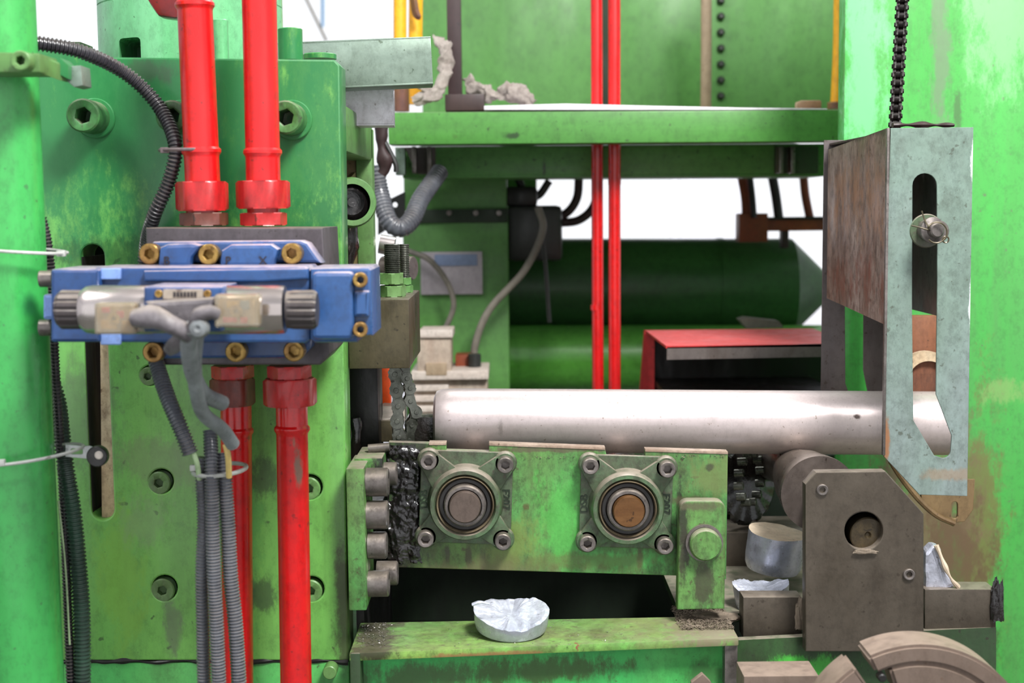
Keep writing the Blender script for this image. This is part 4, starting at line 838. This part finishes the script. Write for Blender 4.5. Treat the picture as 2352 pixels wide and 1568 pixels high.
obj('cotter_eye', tube([W(2172, 550, 1.575)+Vector((.0035*math.cos(a), 0, .0035*math.sin(a))) for a in [2*PI*k/12 for k in range(13)]], .0009, seg=6, step=.001), 'oily_steel', ptx)
top('grime_crust', tpx([(2050, 288, 1.66), (2100, 287, 1.66), (2190, 288, 1.66)], 5, bump=1.2, seg=10, flat=2), 'dark_brown', 'dark crust of grime along the top of the slotted cover', 'dirt')
# hanging chain seen edge on
hc = thing('roller_chain', 'black greasy chain hanging from above onto the slotted cover', 'chain', W(2055, 285, 1.72))
n = 16
for k in range(n):
    f = k/n; x = 2074-18*f; y = -20+306*f; p = W(x, y, 1.72); q_ = W(2074-18*(k+1)/n, -20+306*(k+1)/n, 1.72)
    obj('chain_link', link_mesh(q_, p, .0075, (1, -.25, 0), .0065 if k % 2 else .0048, .002), 'dark_chain', hc)
# curved strap under the cover
ct = thing('worn_bracket', 'brown worn bracket plate peeping out under the slotted cover', 'bracket', W(2180, 1200, 1.8))
obj('bracket_plate', plate([[(2112, 1100), (2240, 1100), (2236, 1170), (2216, 1198), (2196, 1200), (2150, 1188), (2118, 1160)], rr(2186, 1152, 2200, 1190, 7)], 1.80, .006, .001), 'brown_plate', ct)
obj('bracket_edge', tpx([(2046, 1058, 1.78), (2070, 1096, 1.78), (2110, 1146, 1.78), (2150, 1182, 1.78), (2192, 1202, 1.78)], 7, seg=8), 'brown_plate', ct)

# ------------------------------------------------------------------ foreground ring, bottom right
rg = thing('split_ring', 'brown split steel ring lying close in the bottom right corner', 'ring', W(2100, 1700, 1.35))
c = W(2110, 1745, 1.33)
def ringsec(a0, a1, ro, ri, d, n=40):
    b = bmesh.new(); L_ = []
    for i in range(n+1):
        a = math.radians(a0+(a1-a0)*i/n); u = Vector((math.cos(a), 0, math.sin(a)))
        L_.append([b.verts.new(c+u*ro), b.verts.new(c+u*ri), b.verts.new(c+u*ri+Vector((0, d, 0))), b.verts.new(c+u*ro+Vector((0, d, 0)))])
    for p, q_ in zip(L_, L_[1:]):
        for k in range(4): b.faces.new((p[k], p[(k+1) % 4], q_[(k+1) % 4], q_[k]))
    b.faces.new(L_[0]); b.faces.new(L_[-1][::-1]); bmesh.ops.recalc_face_normals(b, faces=b.faces[:])
    return b
def bez(b): bmesh.ops.bevel(b, geom=[e for e in b.edges if e.calc_face_angle(0) > .6], offset=.003, segments=2, affect='EDGES'); return b
ro = mpx(272, 2110, 1500, 1.33)
obj('outer_band', bez(ringsec(10, 116, ro, ro*.84, .05)), 'brown_ring', rg)
obj('inner_band', bez(ringsec(10, 108, ro*.84, ro*.60, .036)), 'brown_ring', rg)
obj('ring_half', bez(ringsec(124, 178, ro*.98, ro*.66, .05)), 'brown_ring', rg)
obj('stop_screw', cyl(.004, .01, W(2021, 1550, 1.335)), 'black', rg)
top('beige_block', boxpx(1708, 1552, 1880, 1760, 1.45, .05), 'brown_ring', 'low beige steel block at the bottom edge beside the split ring', 'block')
top('pointed_lug', prism([W(1588, 1568, 1.5), W(1614, 1548, 1.5), W(1634, 1568, 1.5), W(1634, 1640, 1.5), W(1588, 1640, 1.5)], (0, .01, 0), .001), 'brown_ring', 'small pointed beige lug at the bottom edge in front of the bed', 'lug')

# ------------------------------------------------------------------ background: table and what stands on it
zt_ = W(1400, 252, 2.3).z
tb = thing('machine_table', 'green steel table frame in the middle distance', 'table', (.2, 2.5, 0))
x0, x1 = W(890, 300, 2.3).x, W(1936, 300, 2.3).x
obj('front_beam', prism([W(890, 258, 2.3), W(1930, 252, 2.3), W(1932, 324, 2.3), W(893, 332, 2.3)], (0, .06, 0), .002), 'table_green', tb)
obj('table_top', bbox(x0, x1+.1, 2.36, 3.25, zt_-.02, zt_, .001), 'table_green', tb)
obj('lower_channel', prism([W(906, 338, 2.5), W(1900, 330, 2.5), W(1900, 398, 2.5), W(925, 405, 2.5)], (0, .02, 0), .002), 'table_green', tb)
obj('channel_flange', prism([W(925, 403, 2.5), W(1900, 398, 2.5), W(1900, 404, 2.5), W(925, 409, 2.5)], (0, .2, 0), .001), 'table_green', tb)
for x in (951, 986, 1795, 1822):
    obj('hanger_plate', boxpx(x-5, 336, x+5, 398, 2.44, .04), 'bolt_steel', tb)
obj('corner_plate', boxpx(908, 338, 930, 402, 2.46, .03), 'tube_metal', tb)
obj('corner_gusset', prism([W(928, 338, 2.47), W(1000, 338, 2.47), W(1000, 400, 2.47), W(960, 400, 2.47)], (0, .01, 0)), 'cover_inner', tb)
obj('corner_gusset', boxpx(1780, 336, 1880, 398, 2.47, .01), 'grimy_green', tb)
obj('table_leg', bbox(-.02, .06, 3.21, 3.25, 0, zt_-.02), 'table_green', tb)
top('cover_sheet', prism([W(1112, 243, 2.3), W(1300, 238, 2.3), W(1500, 243, 2.3), W(1700, 247, 2.3), W(1900, 249, 2.3), W(1900, 252, 2.3), W(1112, 252, 2.3)], (0, .3, 0), .0005), 'sheet_white', 'thin white sheet lying along the green table top', 'sheet')
top('wooden_block', bbox(W(1836, 240, 2.36).x, W(1888, 240, 2.36).x, 2.36, 2.4, W(1860, 250, 2.36).z, W(1860, 230, 2.36).z, .004), 'wood', 'small pale wooden block at the right end of the table', 'block')
bc = thing('green_cabinet', 'large green sheet metal cabinet standing on the table', 'cabinet', W(1450, 260, 3.0))
for a, e in ((968, 1366), (1420, 1612), (1612, 1930)):
    obj('panel', boxpx(a, -80, e, 320, 3.0, .03, .002), 'back_green', bc)
obj('carcass', bbox(W(972, 100, 3.03).x, W(1928, 100, 3.03).x, 3.032, 3.5, zt_, W(1400, -60, 3).z+.02), 'dark_green', bc)
for k in range(8):
    obj('hinge_screw', lathe([(0, 0), (.0085, 0), (.008, .008), (.004, .014), (0, .014)], W(1655, 2+k*36.5, 3.0), seg=14), 'motor_dark', bc)
top('cream_pole', tpx([(1622, -60, 2.8), (1622, 130, 2.8), (1621, 262, 2.8)], 12.5, seg=18), 'cream_pole', 'worn cream pole in front of the green cabinet', 'pole')
y1 = thing('yellow_pipe', 'yellow pipe at the right side of the cabinet beside the green column', 'pipe', W(1924, 250, 2.6))
obj('tube', tpx([(1928, -60, 2.6), (1926, 100, 2.6), (1920, 236, 2.6)], 12.5, seg=20), 'yellow', y1); obj('pipe_foot', cyl(.014, .012, W(1918, 250, 2.6), (0, 0, 1)), 'yellow_rust', y1)
y2 = thing('yellow_pipe', 'yellow pipe behind the square tube, touching the white daylight', 'pipe', W(920, 250, 2.5))
obj('tube', tpx([(919, -60, 2.5), (919, 100, 2.5), (922, 200, 2.5)], 15, seg=20), 'yellow', y2); obj('rusted_end', cyl(.0135, .05, W(923, 256, 2.5), (0, 0, 1)), 'yellow_rust', y2)
y3 = thing('yellow_pipe', 'yellow pipe with a rust brown scar against the green cabinet edge', 'pipe', W(954, 250, 2.6))
obj('tube', tpx([(956, -60, 2.6), (954, 100, 2.6), (954, 240, 2.6)], 16, seg=20), 'yellow', y3)
obj('cable_loop', tpx([(948, -40, 2.56), (956, 20, 2.56), (962, 40, 2.56), (952, 30, 2.57), (946, -10, 2.57)], 6, seg=8), 'yellow_rust', y3)
pb_ = thing('dark_post', 'dark brown square post standing on the table beside the rag', 'post', W(1055, 250, 2.4))
obj('post_bar', boxpx(1027, -60, 1059, 225, 2.4, .03), 'dark_brown', pb_)
obj('post_foot', boxpx(1022, 216, 1112, 254, 2.37, .08), 'dark_brown', pb_)
def rag(label, pts, rpx, rl, flat, seed):
    b = tpx(pts, rpx, rlist=rl, flat=flat, seg=48, step=.002)
    for v_ in b.verts:
        p_ = v_.co.copy(); q = Vector((seed*3.1, seed*1.7, seed*2.3)); rg_ = lambda p, k: Vector((1-2*abs(noise.noise(p*k+q)), noise.noise(p*k-q), 1-2*abs(noise.noise(p*k+q*2))))
        v_.co += rg_(p_, 32)*.009+rg_(p_, 85)*.004
    return top('cloth_rag', b, 'cloth', label, 'rag')
rag('grey brown rag draped up against the dark post', [(1006, 96, 2.40), (1012, 130, 2.38), (1010, 180, 2.37), (994, 225, 2.36), (960, 246, 2.36)], 17, [.5, 1, .8, .9, .7], .5, 1)
rag('grey brown rag heaped flat on the table right of the dark post', [(1062, 190, 2.46), (1085, 218, 2.46), (1130, 226, 2.44), (1180, 222, 2.43), (1218, 240, 2.42)], 22, [.5, .75, .8, 1.15, .4], .8, 2)
rag('crumpled rag lying behind the end of the grey green tube', [(935, 200, 2.40), (955, 205, 2.40), (975, 228, 2.40), (940, 244, 2.4)], 13, [.7, 1, .9, .7], .8, 3)
for k, (xa_, xb_, yb_, lab, Y, rp) in enumerate(((1370, 1374, 905, 'thin red pipe crossing the whole background, left one of the pair', 2.42, 13.5), (1411, 1412, 905, 'thin red pipe with flaked paint, right one of the background pair', 2.40, 14))):
    t = thing('thin_red_pipe', lab, 'pipe', W(xb_, 1000, Y))
    obj('tube', tpx([(xa_, -60, Y), ((xa_+xb_)/2, 500, Y), (xb_, 1100, Y)], rp, seg=20, step=.05), 'red', t)
    obj('coupling', tpx([(xa_+.5, 408 if k else 700, Y), (xa_+.6, 424 if k else 712, Y)], rp*1.06, seg=20, step=.01), 'red', t)

# ------------------------------------------------------------------ background: machine under the table
bm_ = thing('back_machine', 'green machine body with a grey name plate behind the chains', 'machine', W(1040, 890, 2.7))
mx0, mx1 = W(926, 600, 2.7).x, W(1168, 600, 2.7).x
obj('machine_body', bbox(mx0, mx1, 2.7, 3.2, 0, W(1040, 492, 2.7).z, .004), 'mid_green', bm_)
obj('upper_body', bbox(mx0+.002, mx1-.002, 2.72, 3.2, W(1040, 484, 2.7).z, W(1040, 400, 2.7).z, .004), 'mid_green', bm_)
obj('seam', boxpx(940, 480, 1166, 512, 2.695, .03), 'dark_green', bm_)
for x in (1032, 1093, 1146): obj('seam_screw', cyl(.0055, .006, W(x, 489, 2.692), seg=12), 'bolt_steel', bm_)
npl = obj('name_plate', boxpx(966, 578, 1108, 676, 2.69, .008, .001), 'plate_grey', bm_)
obj('plate_panel', boxpx(998, 584, 1096, 610, 2.688, .002, .0003), 'plate_blue', npl)
top('thin_cable', tpx([(935, 575, 2.66), (985, 596, 2.64), (1025, 645, 2.64), (1042, 700, 2.64), (1022, 758, 2.64)], 6.5, seg=10), 'cable_grey', 'thin grey cable curving over the name plate to the junction box', 'cable')
top('thin_cable', tpx([(1236, 475, 2.6), (1246, 530, 2.6), (1205, 620, 2.6), (1125, 710, 2.6), (1092, 790, 2.6), (1090, 850, 2.6)], 8.5, seg=12), 'cable_grey', 'longer grey cable sweeping from the dark motor down to the junction box', 'cable')
top('thin_cable', tpx([(1236, 500, 2.62), (1250, 580, 2.62), (1262, 740, 2.62)], 5, seg=10), 'motor_dark', 'thin dark cable hanging straight down in front of the dark cylinder', 'cable')
hose('grey corrugated hose looping in a V below the left end of the table', [(862, 380, 2.3), (872, 440, 2.3), (892, 505, 2.28), (918, 524, 2.28), (945, 505, 2.3), (968, 455, 2.34), (1010, 395, 2.4)], 22, 'hose_grey', 9, depth=.1)
fx = thing('dark_fitting', 'dark oily fittings seen in the gap under the square tubes', 'fitting', W(880, 410, 2.15))
obj('fitting_arm', tpx([(878, 280, 2.15), (876, 330, 2.15), (884, 380, 2.15), (876, 400, 2.15)], 14, rlist=[1.2, 1, .8, 1.3, .7], bump=.4, seg=16), 'dark_brown', fx)
obj('fitting_brace', tpx([(870, 300, 2.15), (906, 370, 2.15), (910, 395, 2.15)], 6, seg=10), 'motor_dark', fx)
top('hose_bracket', plate([[(868, 470), (930, 440), (930, 500), (868, 540)], circ(907, 470, 6, 14)], 2.5, .01, .001), 'motor_dark', 'dark steel bracket with a small round hole behind the V shaped hose', 'bracket')
jb = thing('junction_box', 'cream electrical junction box with a stepped top behind the billet end', 'junction box', W(1030, 1000, 2.5))
obj('box_body', boxpx(950, 868, 1120, 1040, 2.5, .12, .003), 'relay_box', jb)
obj('box_step', boxpx(958, 762, 1036, 870, 2.49, .08, .003), 'relay_box', jb)
obj('box_cap', boxpx(964, 758, 1040, 776, 2.485, .09, .002), 'plaster_white', jb)
obj('box_window', boxpx(978, 834, 1026, 862, 2.484, .01, .001), 'cream_pole', jb)
obj('box_rim', boxpx(944, 852, 1122, 872, 2.485, .14, .002), 'plaster_white', jb)
for k in range(4): obj('box_fin', boxpx(952, 884+k*24, 1030, 898+k*24, 2.49, .02, .001), 'plaster_white', jb)
obj('cable_gland', cyl(.012, .03, W(1090, 850, 2.55), (0, 0, 1)), 'motor_dark', jb)
obj('contact_block', boxpx(1046, 815, 1084, 856, 2.56, .05), 'orange_brown', jb)

def xcyl(name, label, cat, xa_, xb_, yc_, rpx, Y, matn, extra=(), rise=0):
    p, q_ = W(xa_, yc_, Y), W(xb_, yc_-rise, Y); r_ = mpx(rpx, (xa_+xb_)/2, yc_, Y); L_ = (q_-p).length
    t = thing(name, label, cat, p)
    obj('barrel', lathe([(0, 0), (r_, 0), (r_, L_-.07), (r_*.35, L_), (0, L_)] if not extra else [(0, 0), (r_, 0), (r_, L_), (0, L_)], p, q_-p, 56), matn, t)
    return t, p, q_, r_
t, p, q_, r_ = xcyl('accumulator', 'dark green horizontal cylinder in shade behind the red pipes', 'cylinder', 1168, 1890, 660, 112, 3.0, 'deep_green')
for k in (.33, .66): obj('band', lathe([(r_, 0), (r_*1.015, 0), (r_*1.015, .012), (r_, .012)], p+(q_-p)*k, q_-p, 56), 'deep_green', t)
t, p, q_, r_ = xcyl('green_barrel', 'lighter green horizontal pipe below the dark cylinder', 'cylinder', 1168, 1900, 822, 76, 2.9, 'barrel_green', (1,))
mt_ = thing('electric_motor', 'dark motor housing with rounded corners above the dark cylinder', 'motor', W(1230, 600, 2.75))
obj('motor_body', boxpx(1166, 472, 1292, 600, 2.75, .15, .012), 'motor_dark', mt_)
obj('motor_cap', boxpx(1160, 428, 1235, 474, 2.76, .12, .01), 'black', mt_)
arcs = [('dark hose arching between the table and the motor, nearest the motor', [(1190, 410, 2.8), (1205, 440, 2.8), (1235, 450, 2.8), (1262, 415, 2.8)], 9, 'black'), ('black hose curving up under the table beside the motor', [(1262, 500, 2.8), (1300, 490, 2.8), (1325, 455, 2.8), (1330, 400, 2.8)], 10, 'dark_brown'), ('dark hose sweeping right behind the red pipes', [(1280, 512, 2.8), (1330, 505, 2.8), (1365, 470, 2.8), (1376, 400, 2.8)], 10, 'dark_brown')]
for l, pts, r_, m_ in arcs: top('dark_hose', tpx(pts, r_, seg=12), m_, l, 'hose')
for l, pts, r_, m_ in (('leftmost dark hose rising from the orange brown manifold', [(1716, 520, 2.9), (1714, 460, 2.9), (1704, 400, 2.9)], 12, 'orange_brown'), ('dark hose rising from the manifold, second from the left', [(1790, 510, 2.9), (1782, 450, 2.9), (1773, 400, 2.9)], 11, 'black'), ('reddish brown hose rising from the manifold nearest the cover', [(1862, 510, 2.9), (1850, 450, 2.9), (1845, 400, 2.9)], 10, 'orange_brown'), ('black hose pressed against the left orange brown hose', [(1732, 500, 2.88), (1728, 450, 2.88), (1722, 400, 2.88)], 7, 'black')): top('upright_hose', tpx(pts, r_, seg=12), m_, l, 'hose')
om = thing('hose_manifold', 'orange brown hose manifold on top of the dark cylinder', 'manifold', W(1730, 546, 2.9))
obj('manifold_body', boxpx(1698, 490, 1764, 556, 2.88, .05), 'orange_brown', om); obj('manifold_bar', boxpx(1762, 502, 1900, 530, 2.89, .04), 'orange_brown', om); obj('manifold_cap', boxpx(1764, 498, 1900, 505, 2.885, .05), 'black', om); obj('manifold_foot', boxpx(1796, 528, 1812, 570, 2.9, .03), 'dark_brown', om)
# red guard box
rb_ = thing('red_guard', 'red sheet metal guard box with an open dark front behind the billet', 'guard', W(1680, 900, 2.4))
rt = lambda x, y, Y: W(x, y, Y)
hz = W(1530, 794, 2.2).z; xL, xR = W(1530, 794, 2.2).x, W(1960, 790, 2.2).x; hb = W(1480, 758, 2.5).z
obj('guard_top', prism([Vector((xL, 2.2, hz)), Vector((xR, 2.2, hz)), Vector((xR, 2.5, hb)), Vector((W(1482, 760, 2.5).x, 2.5, hb))], (0, 0, -.004)), 'machine_red', rb_)
obj('guard_lip', prism([W(1532, 797, 2.2), W(1960, 788, 2.2), W(1960, 818, 2.2), W(1532, 826, 2.2)], (0, .004, 0)), 'cover_inner', rb_)
obj('guard_side', prism([W(1481, 758, 2.49), W(1503, 778, 2.48), W(1503, 1040, 2.48), W(1460, 1040, 2.49)], (0, .02, 0)), 'machine_red', rb_)
obj('guard_back', boxpx(1490, 770, 1960, 1040, 2.52, .01), 'black', rb_)
obj('guard_floor', bbox(W(1503, 900, 2.5).x, xR, 2.25, 2.52, W(1500, 905, 2.3).z-.01, W(1500, 905, 2.3).z, 0), 'black', rb_)
top('small_lid', prism([W(1700, 735, 2.55), W(1716, 730, 2.55), W(1790, 738, 2.55), W(1800, 752, 2.55), W(1715, 754, 2.55)], (0, .05, 0)), 'cable_grey', 'small brown tool tray resting just behind the red guard top', 'tray')
